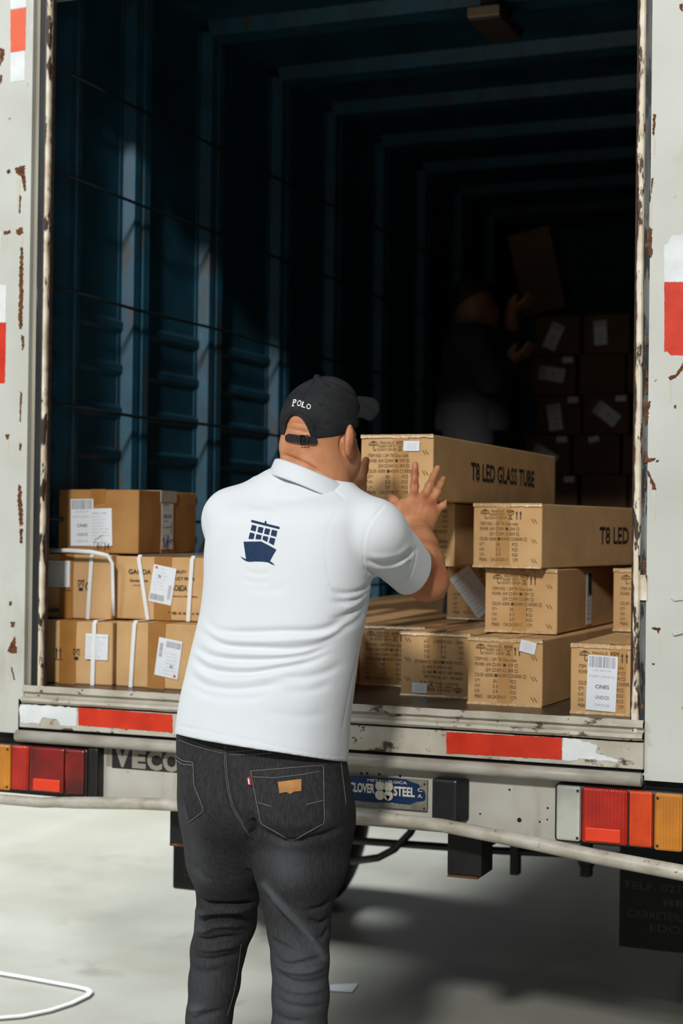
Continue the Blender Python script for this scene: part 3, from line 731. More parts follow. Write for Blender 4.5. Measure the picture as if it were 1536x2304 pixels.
# stack at the far end: 3 columns, 8 rows
YS = 3.0
rows = [(-1.845, 1), (-1.873, 1), (-1.845, 1), (-1.885, 1), (-1.86, 1), (-1.85, 1), (-1.86, 1), (-1.85, 1)]
pick = {(0, 0): ('cines', .085, .080, .06, .115, -24), (0, 1): ('cines', .075, .090, .055, .105, 3), (1, 0): ('cines', .095, .090, .06, .115, 80), (2, 0): ('cines', .085, .075, .06, .115, 8), (2, 1): ('cines', .105, .085, .06, .115, 52), (3, 0): ('cines', .09, .08, .06, .115, 60)}
pname = {(0, 0): 'topmost left carton of the far dark stack, label tilted right', (0, 1): 'topmost middle carton of the far stack with an upright label',
         (1, 0): 'second-row left carton of the far stack, label lying on its side', (1, 1): 'second-row middle carton of the far stack without a white label', (2, 0): 'third-row left carton of the far stack, upright label and small tag',
         (2, 1): 'third-row middle carton of the far stack with a strongly tilted label', (3, 0): 'fourth-row left carton of the far stack, label partly behind the held box', (3, 1): 'fourth-row middle carton of the far stack with a bright small tag'}
for r in range(8):
    for c in range(3):
        x = rows[r][0]+c*.214 + .004*((r*5+c*3) % 3-1); z = 1.0+(7-r)*.1732
        od = ('first', 'second', 'third', 'fourth', 'fifth', 'sixth', 'seventh', 'eighth')[r]
        lab = pname.get((r, c), (f'{od} carton down in the right column of the far stack' if c == 2 else f'{od} carton down in the {("left", "middle")[c]} column of the far dark stack'))
        grp = 'cartons stacked at the far end' if (r, c) in pname else ('right column of the far stack' if c == 2 else 'lower rows of the far stack')
        t = empty('carton', (x, YS+.01*((r*7+c) % 3), z), radians(((r*3+c*5) % 5-2)*.6), lab, 'box', grp)
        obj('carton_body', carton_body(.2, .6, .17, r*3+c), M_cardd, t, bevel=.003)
        if (r, c) in pick:
            k = pick[(r, c)]; shipping_sticker(t, k[1], k[2], k[3], k[4], k[5], kind=k[0])
        if (r, c) in ((1, 0), (2, 0), (2, 1), (3, 0), (3, 1), (4, 0)):
            shipping_sticker(t, .165 if (r, c) != (3, 1) else .09, .15, .045, .025, 0 if (r, c) != (3, 1) else 12, kind='small')

# left-hand cartons (strapped)
def strap(par, x0, x1, w_, l, h, wd=.012, label=None, slack=.0):
    """flat strap round a carton: over the front, top, back and bottom; x0 at the bottom, x1 at the top"""
    bm = BM(); e = .0050; path = [(x0, -e, 0), ((x0+x1)/2, -e-.0006, h*.5), (x1, -e, h*.97), (x1, .004, h+e), (x1, l*.5, h+e+slack), (x1, l-.004, h+e), (x1, l+e, h*.97), (x0, l+e, 0)]
    prev = None
    for i, (x, y, z) in enumerate(path):
        n = Vector((0, -1, 0)) if i < 3 else (Vector((0, 0, 1)) if i < 6 else Vector((0, 1, 0)))
        p = Vector((x, y, z)); r = [bm.verts.new(q) for q in (p-UX*wd/2, p+UX*wd/2, p+UX*wd/2-n*.0012, p-UX*wd/2-n*.0012)]
        if prev:
            for j in range(4): bm.faces.new((prev[j], r[j], r[(j+1) % 4], prev[(j+1) % 4]))
        prev = r
    bmesh.ops.recalc_face_normals(bm, faces=bm.faces)
    return obj('packing_strap', bm, M_strap, par)
def carton(X, Y, yaw, z, w_, l, h, label, m=M_card, tapes=(), seed=0, sag=.002):
    t = empty('carton', (X, Y, z), radians(yaw), label, 'box', 'cartons stacked at the left jamb')
    obj('carton_body', carton_body(w_, l, h, seed, sag), m, t, bevel=.004)
    for a, b in tapes:
        bm = BM(); slab(bm, [(a, -.0025, 0), (b, -.0025, 0), (b, -.0025, h+.001), (a, -.0025, h+.001)], (0, .002, 0)); slab(bm, [(a, 0, h+.0012), (b, 0, h+.0012), (b, l, h+.0012), (a, l, h+.0012)], (0, 0, -.001))
        obj('packing_tape', bm, M_tape, t)
    return t
def print_on(par, items, y=-.0032, m=M_inkb):
    bm = BM()
    for s, x, z, wd, ht in items:
        o = Vector((x, y, z))
        if s == 'up':
            arrow(bm, o, UX, UZ, .007, ht); arrow(bm, o+UX*.012, UX, UZ, .007, ht); quad(bm, o, UX, UZ, -.004, -.004, .024, -.002)
        elif s == 'bin':
            quad(bm, o, UX, UZ, .003, .0, .016, .009)
            for a, b in ((0, .032), (.019, .032)): quad(bm, o, UX, UZ, a, .012, a+.0012, b)
            quad(bm, o, UX, UZ, .001, .028, .019, .030); quad(bm, o, UX, UZ, .003, .014, .004, .028); quad(bm, o, UX, UZ, .015, .014, .016, .028)
            text(bm, 'X', o+UX*.002+UZ*.012, UX, UZ, .016, .020, bold=-.02)
        else: text(bm, s, o, UX, UZ, wd, ht, 0, .015)
    for f in bm.faces:
        f.normal_update()
        if f.normal.y > 0: f.normal_flip()
    return obj('carton_printing', bm, m, par)
LB1 = carton(-2.484, .085, 3, 1.0, .225, .40, .176, 'bottom left strapped carton against the jamb, small label beneath its strap', tapes=[(.06, .112)], seed=21)
strap(LB1, .166, .170, .225, .40, .176)
print_on(LB1, [('up', .048, .070, 0, .032), ('bin', .104, .068, 0, 0), ('C', .142, .068, .015, .026)])
shipping_sticker(LB1, .178, .107, .070, .072, -1, y=-.0036, kind='lines')
LB2 = carton(-2.250, .100, -3, 1.0, .30, .40, .179, 'bottom carton beside the man, creased, with a tilted courier label', tapes=[(.105, .160)], seed=22)
strap(LB2, .052, .062, .30, .40, .179)
shipping_sticker(LB2, .172, .085, .075, .105, 172, y=-.0036, kind='courier')
UB1 = carton(-2.530, .165, 1, 1.1785, .223, .40, .184, 'upper left strapped carton against the jamb with a white text label at its left edge', tapes=[(.055, .100)], seed=23)
strap(UB1, .150, .160, .223, .40, .184)
print_on(UB1, [('up', .070, .082, 0, .032), ('bin', .116, .080, 0, 0), ('C', .140, .080, .015, .026)])
shipping_sticker(UB1, .052, .127, .075, .075, 0, y=-.0036, kind='lines')
UB2 = carton(-2.308, .19, -2, 1.1815, .295, .40, .178, 'wide upper carton printed with a garden brand, two white straps and a courier label', tapes=[(.13, .185)], seed=24)
strap(UB2, .112, .080, .295, .40, .178); strap(UB2, .242, .252, .295, .40, .178)
print_on(UB2, [('GAODA', .046, .128, .074, .014), ('Garden Style', .050, .104, .060, .010), ('your garden', .062, .094, .035, .005), ('QUALITY', .188, .132, .045, .010), ('PRODUCT FROM', .168, .114, .090, .009), ('GAO&DA', .178, .084, .058, .017), ('More Experience More Made', .165, .066, .105, .006), ('* @ # & 6 e %', .176, .018, .10, .008)])
shipping_sticker(UB2, .158, .100, .074, .105, -9, y=-.0036, kind='courier')
TB = carton(-2.497, .186, 4.9, 1.3660, .254, .43, .183, 'big brown carton on top at the left, signed label on its side', m=M_card2, tapes=[(.105, .150)], seed=25, sag=.004)
shipping_sticker(TB, .078, .088, .072, .135, 1, y=-.0036, kind='cines')
shipping_sticker(TB, .140, .075, .066, .108, 2, y=-.0040, kind='lines')
bm = BM(); tube(bm, [(.118, -.0056, .022), (.122, -.0056, .040), (.145, -.0056, .052)], .0006, 5); text(bm, '8134', (.126, -.0056, .012), UX, UZ, .040, .018, bold=-.01); obj('pen_writing', bm, M_inkb, TB)
# right side of the top carton: wide tape, strip label, flap tape
SY = Vector((0, 1, 0))
bm = BM(); slab(bm, [(.2585, .15, 0), (.2585, .25, 0), (.2585, .25, .184), (.2585, .15, .184)], (-.003, 0, 0)); obj('packing_tape', bm, M_tape, TB)
shipping_sticker(TB, 0, 0, .085, .135, axes=(Vector((.2590, .150, .012)), SY, UZ), kind='strip')
bm = BM(); slab(bm, [(.2592, .145, .150), (.2592, .262, .150), (.2592, .262, .1845), (.2592, .145, .1845)], (-.002, 0, 0)); slab(bm, [(.2592, .145, .1840), (.2592, .262, .1840), (.16, .262, .1845), (.16, .145, .1845)], (0, 0, .0012)); obj('clear_tape', bm, mat('pale_tape', (190, 180, 170), .25, coat=.5), TB)
bm = BM(); tube(bm, [Vector((.2602, .155+a*.07, .012+b*.07)) for a, b in ((0, .35), (.15, .5), (.25, .42), (.1, .12), (.3, .1), (.45, .3), (.6, .62), (.55, .0), (.5, .35), (.75, .30), (.9, .42), (1.1, .36))], .0011, 6); obj('pen_writing', bm, M_pen, TB)
# loose strap end bowed over the upper-left carton
bm = BM(); tube(bm, [Vector(p) for p in ((-2.50, .14, 1.372), (-2.42, .12, 1.374), (-2.35, .125, 1.371), (-2.305, .14, 1.362), (-2.295, .15, 1.34), (-2.297, .16, 1.25), (-2.30, .17, 1.19))], .006, 8, flat=((0, -1, 0), .25))
o = obj('packing_strap', bm, M_strap); o.location = (0, 0, 0); tag(o, 'white strap bowed over the top of the upper left carton and down the gap', 'strap')

# on the floor
def onz(x, y, z): d = ray(x, y); return CAM + d*((z-CAM.z)/d.z)
bm = BM(); pts = [(-60, 2182), (0, 2190), (60, 2200), (120, 2211), (170, 2220), (196, 2226), (204, 2232), (196, 2241), (160, 2258), (110, 2274), (50, 2286), (0, 2290), (-60, 2291)]
tube(bm, [onz(x, y, .006) for x, y in pts], .011, 8, flat=((0, 0, 1), .4)); o = obj('floor_strap', bm, M_strap, smooth=True); tag(o, 'loop of white webbing lying on the floor at bottom left', 'strap')
bm = BM(); slab(bm, [onz(x, y, .002) for x, y in [(742, 2216), (806, 2213), (792, 2233), (742, 2230)]], (0, 0, .001)); o = obj('paper_scrap', bm, M_label); tag(o, 'small white paper scrap on the floor behind the man\'s leg', 'paper')
#PERSON#
# ================================================================== PERSON
PBASE = CAM + RT*(-.16) + FW*3.62; PBASE.z = 0
person = empty('person', PBASE, YAW, 'man in white polo shirt, dark jeans and black cap, seen from behind pushing a carton', 'person')
PM = wm(person).inverted()
def L(px, py, D): return PM @ at(px, py, D)            # photo point at real depth D in the man's own frame: x right, y away, z up
def Lv(*a): return np.array(L(*a))
PXM = 3.62/FPX                                          # metres per pixel at his depth

class SDF:
    """implicit surface on a grid, meshed with surface nets -> one continuous skin"""
    def __init__(s, lo, hi, h):
        s.h = h; s.lo = np.array(lo, np.float32); n = np.ceil((np.array(hi)-lo)/h).astype(int)+1; s.n = n
        s.ax = [s.lo[i]+h*np.arange(n[i], dtype=np.float32) for i in range(3)]
        s.f = np.full(n, .2, np.float32)
    def win(s, lo, hi):
        i0 = [max(0, int((lo[i]-s.lo[i])/s.h)) for i in range(3)]; i1 = [min(int(s.n[i]), int((hi[i]-s.lo[i])/s.h)+2) for i in range(3)]
        if any(a >= b for a, b in zip(i0, i1)): return None, None
        sl = tuple(slice(a, b) for a, b in zip(i0, i1))
        return sl, np.meshgrid(*[s.ax[i][sl[i]] for i in range(3)], indexing='ij')
    def add(s, d, sl, k, op='u'):
        a = s.f[sl]
        if op == 'u':
            h = np.clip(.5+.5*(a-d)/k, 0, 1); s.f[sl] = a*(1-h)+d*h-k*h*(1-h)
        else:
            d = -d; h = np.clip(.5-.5*(a-d)/k, 0, 1); s.f[sl] = a*(1-h)+d*h+k*h*(1-h)
    def cone(s, a, b, ra, rb, k=.01, op='u', sq=None):
        a = np.array(a, float); b = np.array(b, float); m = max(ra, rb)+k+.02
        sl, G = s.win(np.minimum(a, b)-m, np.maximum(a, b)+m)
        if sl is None: return
        ba = b-a; l2 = ba@ba; X = [G[i]-a[i] for i in range(3)]
        t = np.clip((X[0]*ba[0]+X[1]*ba[1]+X[2]*ba[2])/l2, 0, 1)
        V = [X[i]-t*ba[i] for i in range(3)]
        if sq is not None:                              # flattened cross-section: (axis, ratio)
            n = np.array(sq[0], float); n /= np.linalg.norm(n); dn = V[0]*n[0]+V[1]*n[1]+V[2]*n[2]; q = 1/sq[1]-1
            V = [V[i]+n[i]*dn*q for i in range(3)]
            d = (np.sqrt(V[0]**2+V[1]**2+V[2]**2)-(ra+(rb-ra)*t))*(.5+.5*sq[1])
        else: d = np.sqrt(V[0]**2+V[1]**2+V[2]**2)-(ra+(rb-ra)*t)
        s.add(d, sl, k, op)
    def chain(s, pts, rs, k=.01, sq=None):
        for i in range(len(pts)-1): s.cone(pts[i], pts[i+1], rs[i], rs[i+1], k, sq=sq)
    def ell(s, c, r, R=None, k=.01, op='u'):
        c = np.array(c, float); r = np.array(r, float); m = r.max()+k+.02
        sl, G = s.win(c-m, c+m)
        if sl is None: return
        P = [G[i]-c[i] for i in range(3)]
        if R is not None: P = [sum(R[i, j]*P[i] for i in range(3)) for j in range(3)]
        q = [P[i]/r[i] for i in range(3)]; k0 = np.sqrt(q[0]**2+q[1]**2+q[2]**2)+1e-9
        k1 = np.sqrt(sum((P[i]/r[i]**2)**2 for i in range(3)))+1e-9
        s.add((k0*(k0-1)/k1).astype(np.float32), sl, k, op)
    def rows(s, Z, cx, cy, a, b, th, p=2.3, k=.03, dz=0):
        """stack of superelliptical sections keyed by height"""
        Z = np.array(Z); o = np.argsort(Z); Z = Z[o]; cx, cy, a, b = [np.array(v)[o] for v in (cx, cy, a, b)]
        sl, G = s.win((min(cx-a)-.1, min(cy-a)-.1, Z[0]-.01), (max(cx+a)+.1, max(cy+a)+.1, Z[-1]+.01))
        zz = s.ax[2][sl[2]]
        def sm(v):
            r = np.interp(zz, Z, v); return np.convolve(np.pad(r, 6, 'edge'), np.ones(13)/13, 'valid')
        CX, CY, A, B = sm(cx), sm(cy), sm(a), sm(b)
        x = G[0]-CX; y = G[1]-CY; c_, s_ = cos(th), sin(th)
        u = (x*c_+y*s_)/A; v = (-x*s_+y*c_)/B
        n = (np.abs(u)**p+np.abs(v)**p)**(1/p)
        d = (n-1)*np.minimum(A, B)
        d = np.maximum(d, np.maximum(Z[0]-G[2], G[2]-Z[-1]))
        s.add(d.astype(np.float32), sl, k)
    def cut(s, p, n, soft=.004, box_=None):
        """keep the side n points away from"""
        p = np.array(p); n = np.array(n, float); n /= np.linalg.norm(n)
        lo, hi = box_ if box_ else (s.lo-1, s.lo+s.n*s.h+1)
        sl, G = s.win(lo, hi)
        d = (G[0]-p[0])*n[0]+(G[1]-p[1])*n[1]+(G[2]-p[2])*n[2]
        a = s.f[sl]; h = np.clip(.5-.5*(a-d)/soft, 0, 1); s.f[sl] = a*(1-h)+d*h+soft*h*(1-h)
    def mesh(s):
        f = s.f; n = s.n; ins = f < 0
        acc = np.zeros((n[0]-1, n[1]-1, n[2]-1, 3), np.float32); cnt = np.zeros((n[0]-1, n[1]-1, n[2]-1), np.int16)
        crosses = []
        for ax in range(3):
            A = np.moveaxis(f, ax, 0)[:-1]; Bv = np.moveaxis(f, ax, 0)[1:]; cr = (A < 0) != (Bv < 0)
            t = np.where(cr, A/np.where(cr, A-Bv, 1), 0)
            cr = np.moveaxis(cr, 0, ax); t = np.moveaxis(t, 0, ax); crosses.append(cr)
            o = [i for i in range(3) if i != ax]
            for d0 in (0, 1):
                for d1 in (0, 1):
                    sl = [slice(None)]*3; sl[o[0]] = slice(d0, n[o[0]]-1+d0); sl[o[1]] = slice(d1, n[o[1]]-1+d1); sl = tuple(sl)
                    c = cr[sl]; cnt += c; acc[..., ax] += t[sl]*c; acc[..., o[0]] += d0*c; acc[..., o[1]] += d1*c
        m = cnt > 0; idx = np.full(cnt.shape, -1, np.int64); idx[m] = np.arange(m.sum())
        ijk = np.argwhere(m); V = (ijk + acc[m]/cnt[m][:, None])*s.h + s.lo
        Q = []
        for ax in range(3):
            o = [i for i in range(3) if i != ax]
            e = np.argwhere(crosses[ax]); e = e[(e[:, o[0]] > 0) & (e[:, o[1]] > 0) & (e[:, o[0]] < n[o[0]]-1) & (e[:, o[1]] < n[o[1]]-1)]
            def g(d0, d1):
                q = e.copy(); q[:, o[0]] += d0; q[:, o[1]] += d1; return idx[q[:, 0], q[:, 1], q[:, 2]]
            q = np.stack([g(-1, -1), g(0, -1), g(0, 0), g(-1, 0)], 1)
            flip = ins[e[:, 0], e[:, 1], e[:, 2]]
            if ax == 1: flip = ~flip
            q[~flip] = q[~flip][:, ::-1]; Q.append(q)
        Q = np.concatenate(Q); Q = Q[(Q >= 0).all(1)]
        return V.astype(np.float64), Q
def relax(V, Q, it=2, lam=.5):
    E_ = np.concatenate([Q[:, [0, 1]], Q[:, [1, 2]], Q[:, [2, 3]], Q[:, [3, 0]]]); n = len(V)
    for _ in range(it):
        for l in (lam, -lam*1.03):
            S = np.zeros_like(V); c = np.zeros(n)
            for a in range(3): S[:, a] = np.bincount(E_[:, 0], V[E_[:, 1], a], n)+np.bincount(E_[:, 1], V[E_[:, 0], a], n)
            c = np.bincount(E_[:, 0], minlength=n)+np.bincount(E_[:, 1], minlength=n)
            V = V + l*(S/np.maximum(c, 1)[:, None]-V)
    return V
def vnormals(V, Q):
    nn = np.cross(V[Q[:, 2]]-V[Q[:, 0]], V[Q[:, 3]]-V[Q[:, 1]]); N = np.zeros_like(V)
    for j in range(4):
        for a in range(3): N[:, a] += np.bincount(Q[:, j], nn[:, a], len(V))
    return N/(np.linalg.norm(N, axis=1)[:, None]+1e-12)
CL = np.array(PM @ CAM)                                  # where the photo was taken from, used only to know each photo line's bearing
CRl = np.array(PM.to_3x3() @ CR)
def pix(V):
    q = (V-CL) @ CRl; return np.stack([768+FPX*q[:, 0]/-q[:, 2], 1152-FPX*q[:, 1]/-q[:, 2]], 1)
def seg_dist(P, pts):
    best = np.full(len(P), 1e9)
    for a, b in zip(pts, pts[1:]):
        a = np.array(a, float); b = np.array(b, float); ab = b-a; t = np.clip(((P-a)@ab)/(ab@ab), 0, 1)
        best = np.minimum(best, np.linalg.norm(P-(a+t[:, None]*ab), axis=1))
    return best
def smooth_line(pts, n=6):
    """Catmull-Rom"""
    P = [np.array(p, float) for p in pts]; P = [2*P[0]-P[1]]+P+[2*P[-1]-P[-2]]; out = []
    for i in range(1, len(P)-2):
        for j in range(n):
            t = j/n; out.append(.5*((2*P[i])+(-P[i-1]+P[i+1])*t+(2*P[i-1]-5*P[i]+4*P[i+1]-P[i+2])*t*t+(-P[i-1]+3*P[i]-3*P[i+1]+P[i+2])*t**3))
    out.append(P[-2]); return out
def folds(V, Q, lst):
    """carve cloth folds / seams: (points, amplitude in mm, width in mm); only on the side of the cloth that faces the back"""
    N = vnormals(V, Q); W = pix(V); f = np.clip(-N[:, 1]*1.6+.1, 0, 1); D = np.zeros(len(V))
    for pts, amp, wd in lst:
        pl_ = smooth_line(pts) if len(pts) > 2 else [np.array(p, float) for p in pts]
        lo = np.min(pl_, 0)-wd*4; hi = np.max(pl_, 0)+wd*4
        m = ((W > lo) & (W < hi)).all(1)&(f > 0)
        if not m.any(): continue
        d = seg_dist(W[m], pl_)
        # fade towards both ends of the fold
        e0 = np.linalg.norm(W[m]-pl_[0], axis=1); e1 = np.linalg.norm(W[m]-pl_[-1], axis=1)
        Ln = sum(np.linalg.norm(b-a) for a, b in zip(pl_, pl_[1:])); fade = np.clip(np.minimum(e0, e1)/(Ln*.22+1e-6), .0, 1) if abs(amp) > 1.0 else 1
        D[m] += amp*.00135*np.exp(-(d/wd)**2)*fade
    return V + N*(D*f)[:, None]
def to_obj(name, V, Q, m, parent=person, smooth=True, cols=None):
    me = bpy.data.meshes.new(name); me.vertices.add(len(V)); me.vertices.foreach_set('co', V.ravel())
    me.loops.add(Q.size); me.loops.foreach_set('vertex_index', Q.ravel().astype(np.int32)); me.polygons.add(len(Q))
    me.polygons.foreach_set('loop_start', np.arange(0, Q.size, 4, dtype=np.int32)); me.polygons.foreach_set('loop_total', np.full(len(Q), 4, np.int32))
    me.polygons.foreach_set('use_smooth', np.full(len(Q), smooth)); me.update(); me.validate()
    for k, a in (cols or {}).items():
        at_ = me.attributes.new(k, 'FLOAT', 'POINT'); at_.data.foreach_set('value', a.astype(np.float32))
    me.materials.append(m); o = bpy.data.objects.new(name, me); COL.objects.link(o); o.parent = parent
    return o

def rows_from(tab, ratio, th=-YAW):
    """(py, xl, xr, D) silhouettes -> sections"""
    Z, cx, cy, a, b = [], [], [], [], []
    for py, xl, xr, D, *rr in tab:
        r_ = rr[0] if rr else ratio
        c = Lv((xl+xr)/2, py, D); e = Lv(xr, py, D)-Lv(xl, py, D); R_ = np.hypot(e[0], e[1])/2
        A = R_/sqrt(cos(th)**2+(r_*sin(th))**2)
        Z.append(c[2]); cx.append(c[0]); cy.append(c[1]); a.append(A); b.append(A*r_)
    return Z, cx, cy, a, b

M_skin = mat('skin', (196, 138, 100), .46, col2=(178, 118, 82), scale=18, sss=.12, bump=.15, bscale=600, bdist=.0008, spec=.35, attr2=('red', (150, 70, 44), 0), attr=('tattoo', (62, 62, 66), 120))
M_shirt = mat('white_pique_cotton', (212, 216, 221), .85, col2=(208, 213, 219), scale=4, bump=.25, bscale=900, bdist=.0006, spec=.1, sheen=.1)
M_jeans = mat('washed_black_denim', (58, 58, 60), .85, col2=(30, 30, 32), scale=80, p0=.2, p1=.85, stretch=(2.5, 2.5, .7), bump=.6, bscale=300, bdist=.0015, spec=.15, attr=('worn', (92, 95, 100), 0))
M_stitch = mat('grey_thread', (118, 116, 112), .8, var=.3, scale=300)
M_cap = mat('black_cotton_twill', (42, 43, 45), .85, col2=(32, 33, 35), scale=20, bump=.5, bscale=500, bdist=.0008, spec=.15)
M_thread = mat('white_embroidery', (222, 222, 222), .7, bump=.4, bscale=600)
M_navy = mat('navy_embroidery', (8, 44, 80), .75, col2=(4, 36, 70), scale=90, bump=.5, bscale=500)
M_leather = mat('tan_leather_patch', (172, 118, 52), .6, col2=(150, 98, 40), scale=40, bump=.3, bscale=300)
M_redtab = mat('red_tab', (176, 30, 34), .7)
M_shoe = mat('black_shoe', (26, 26, 27), .5, bump=.2)

# ---------- joints
DT = 3.62
shR = Lv(846, 1200, 3.55); shL = Lv(520, 1168, 3.70)
elR = Lv(956, 1300, 3.76); wrR = Lv(941, 1187, 3.915)
elL = Lv(600, 1300, 3.94); wrL = Lv(792, 1118, 3.90)
HC = Lv(719, 960, 3.66)
PHI = radians(33)                                        # the head is turned towards the carton
Hx = np.array([cos(PHI), -sin(PHI), 0]); Hy = np.array([sin(PHI), cos(PHI), 0]); Hz = np.array([0, 0, 1.])
HR = np.stack([Hx, Hy, Hz], 1)
def H(x, y, z): return HC + Hx*x + Hy*y + Hz*z

# ---------- body: head, neck, arms and hands as one skin
S = SDF((-.30, -.18, 1.02), (.42, .60, 1.82), .0032)
S.ell(H(0, -.004, .005), (.074, .094, .092), HR, .01)
S.ell(H(0, .022, -.06), (.068, .074, .070), HR, .03)
S.ell(H(0, .040, -.092), (.048, .052, .044), HR, .03)                # jaw, chin
S.ell(H(0, .088, -.112), (.016, .014, .014), HR, .02)
for sx in (-1, 1):
    S.ell(H(sx*.044, .040, -.082), (.030, .042, .044), HR, .03)       # cheeks, jowls
    S.ell(H(sx*.032, .078, -.030), (.018, .014, .012), HR, .012)
    S.ell(H(sx*.030, .094, -.012), (.0135, .006, .010), HR, .004, 's')  # eye sockets
    S.ell(H(sx*.030, .088, -.013), (.012, .011, .010), HR, .002)
S.ell(H(0, .088, .012), (.046, .012, .010), HR, .012)                # brow
S.cone(H(0, .092, -.005), H(0, .112, -.046), .008, .012, .012)       # nose
for sx in (-1, 1): S.ell(H(sx*.012, .100, -.050), (.008, .009, .007), HR, .006)
S.ell(H(0, .096, -.072), (.024, .010, .0055), HR, .006); S.ell(H(0, .094, -.084), (.021, .010, .006), HR, .006)
nb = Lv(704, 1108, 3.64)
S.cone(H(0, -.016, -.05), nb, .071, .082, .03)
S.cone(Lv(668, 1006, 3.630), Lv(716, 1022, 3.620), .040, .042, .018)      # roll of the nape
S.cone(Lv(668, 1054, 3.628), Lv(742, 1086, 3.62), .040, .044, .012)
# ears
for sx in (-1, 1):
    R_ear = HR @ np.array(Matrix.Rotation(radians(18*sx), 3, 'Z') @ Matrix.Rotation(radians(-10), 3, 'X'))
    S.ell(H(sx*.085, -.006, -.034), (.010, .022, .038), R_ear, .005)
    S.ell(H(sx*.091, -.010, -.028), (.007, .010, .020), R_ear, .005)
    S.ell(H(sx*.092, .006, -.032), (.007, .009, .018), R_ear, .004, 's')
    S.ell(H(sx*.080, .004, -.062), (.009, .010, .010), R_ear, .006)
# torso core hidden in the shirt
S.rows(*rows_from([(1110, 600, 790, 3.63), (1150, 510, 850, 3.62), (1250, 486, 812, 3.62), (1400, 480, 790, 3.62), (1560, 450, 760, 3.62)], .55), -YAW, 2.3, .03)
# arms
S.chain([shR, shR+(elR-shR)*.7, elR], [.056, .048, .049], .02)
mid = elR*.55+wrR*.45
S.chain([elR, elR+(wrR-elR)*.28, elR+(wrR-elR)*.62, wrR], [.049, .047, .038, .030], .02)
S.ell(elR+np.array([.012, -.01, -.012]), (.040, .040, .038), None, .02)
S.chain([shL, elL], [.056, .044], .02)
S.chain([elL, elL+(wrL-elL)*.3, wrL], [.044, .043, .029], .02)
# right hand: palm slab, knuckles, five fingers pressed on the carton corner
pn = np.array([-.22, 1.0, .12]); pn /= np.linalg.norm(pn)
mcp = [Lv(931, 1119, 3.955), Lv(953, 1121, 3.950), Lv(970, 1131, 3.952), Lv(982, 1148, 3.955)]
for i, m_ in enumerate(mcp):
    wb = wrR + (np.array([-.020, 0, .004])*(1.5-i)/1.5*.9)
    S.cone(wb, m_, .019, .0125, .012)
S.cone(Lv(928, 1150, 3.94), Lv(965, 1155, 3.94), .019, .017, .012)
fing = [
    [(931, 1119, 3.955), (932, 1094, 3.975), (933, 1066, 3.985), (934, 1045, 3.992)],
    [(953, 1121, 3.950), (966, 1093, 3.962), (976, 1070, 3.985), (984, 1053, 3.998)],
    [(970, 1131, 3.952), (983, 1107, 3.962), (991, 1090, 3.985), (997, 1077, 4.000)],
    [(982, 1148, 3.950), (996, 1138, 3.955), (1006, 1131, 3.962), (1015, 1126, 3.970)]]
for f_, r_ in zip(fing, ([.0110, .0103, .0092, .0078], [.0110, .0105, .0092, .0078], [.0104, .0098, .0086, .0072], [.0092, .0084, .0074, .0062])):
    P_ = [Lv(*p) for p in f_]; S.chain(P_, r_, .004)
    S.ell(P_[1], (r_[1]*1.08,)*3, None, .004); S.ell(P_[2], (r_[2]*1.07,)*3, None, .003)
T_ = [Lv(915, 1168, 3.925), Lv(898, 1144, 3.945), Lv(886, 1128, 3.968), Lv(876, 1117, 3.985)]
S.chain(T_, [.020, .0135, .0115, .0088], .010)
S.cone(T_[1], mcp[0], .010, .009, .014)                              # web of the thumb
# left hand laid along the carton's other side, thumb up
S.chain([wrL, Lv(800, 1098, 3.955)], [.029, .026], .015)
S.cone(Lv(802, 1108, 3.96), Lv(796, 1080, 4.02), .022, .018, .012, sq=((1, 0, 0), .8))
S.chain([Lv(806, 1104, 3.945), Lv(812, 1080, 3.965), Lv(817, 1056, 3.98), Lv(823, 1036, 3.99)], [.020, .0135, .0118, .0095], .008)
for k_, (dz_, le) in enumerate(((1062, .060), (1078, .068), (1094, .064), (1109, .052))):
    a_ = Lv(797-k_*.5, dz_, 4.03); v_ = np.array([-.37*.0+.02, 1.0, .05]); v_ = np.array(PM.to_3x3() @ Vector((.0, 1, .02)))
    a_ = a_+np.array([-.004, 0, 0]); S.chain([a_, a_+v_*le*.5, a_+v_*le], [.0105, .0095, .0078], .004)
V, Q = S.mesh(); V = relax(V, Q, 1)
V = folds(V, Q, [([(776, 962), (768, 985), (766, 1005), (774, 1030)], -4.5, 3), ([(630, 1022), (655, 1030), (690, 1045), (726, 1068)], -5.5, 3.5), ([(634, 1034), (660, 1042), (700, 1062)], -1.5, 3), ([(640, 962), (668, 968), (700, 975)], -2.2, 3), ([(640, 948), (668, 952), (696, 956)], -1.2, 3),
    ([(928, 1080), (938, 1080)], -.9, 1.5), ([(960, 1092), (972, 1096)], -.9, 1.5), ([(928, 1060), (939, 1060)], -.7, 1.5), ([(950, 1180), (965, 1176)], -.8, 3),
    ([(942, 1160), (950, 1132)], .9, 3), ([(955, 1162), (966, 1138)], .9, 3), ([(930, 1160), (933, 1132)], .8, 3), ([(1000, 1290), (985, 1235), (972, 1200)], -1.5, 6), ([(905, 1175), (925, 1215), (945, 1250)], -1.0, 5)])
W = pix(V)
def blob(pts, r):
    return np.max([np.exp(-(np.linalg.norm(W-np.array(p), axis=1)/r)**2) for p in pts], 0)
red = .75*blob([(934, 1112), (934, 1062), (957, 1118), (972, 1130), (934, 1085)], 9) + .55*blob([(960, 1320), (985, 1300), (940, 1310)], 42) + .25*blob([(800, 1000), (700, 1060)], 20)
dw = np.linalg.norm(V-wrL-(elL-wrL)*.10, axis=1); tat = np.clip(1.2-dw/.045, 0, .8)
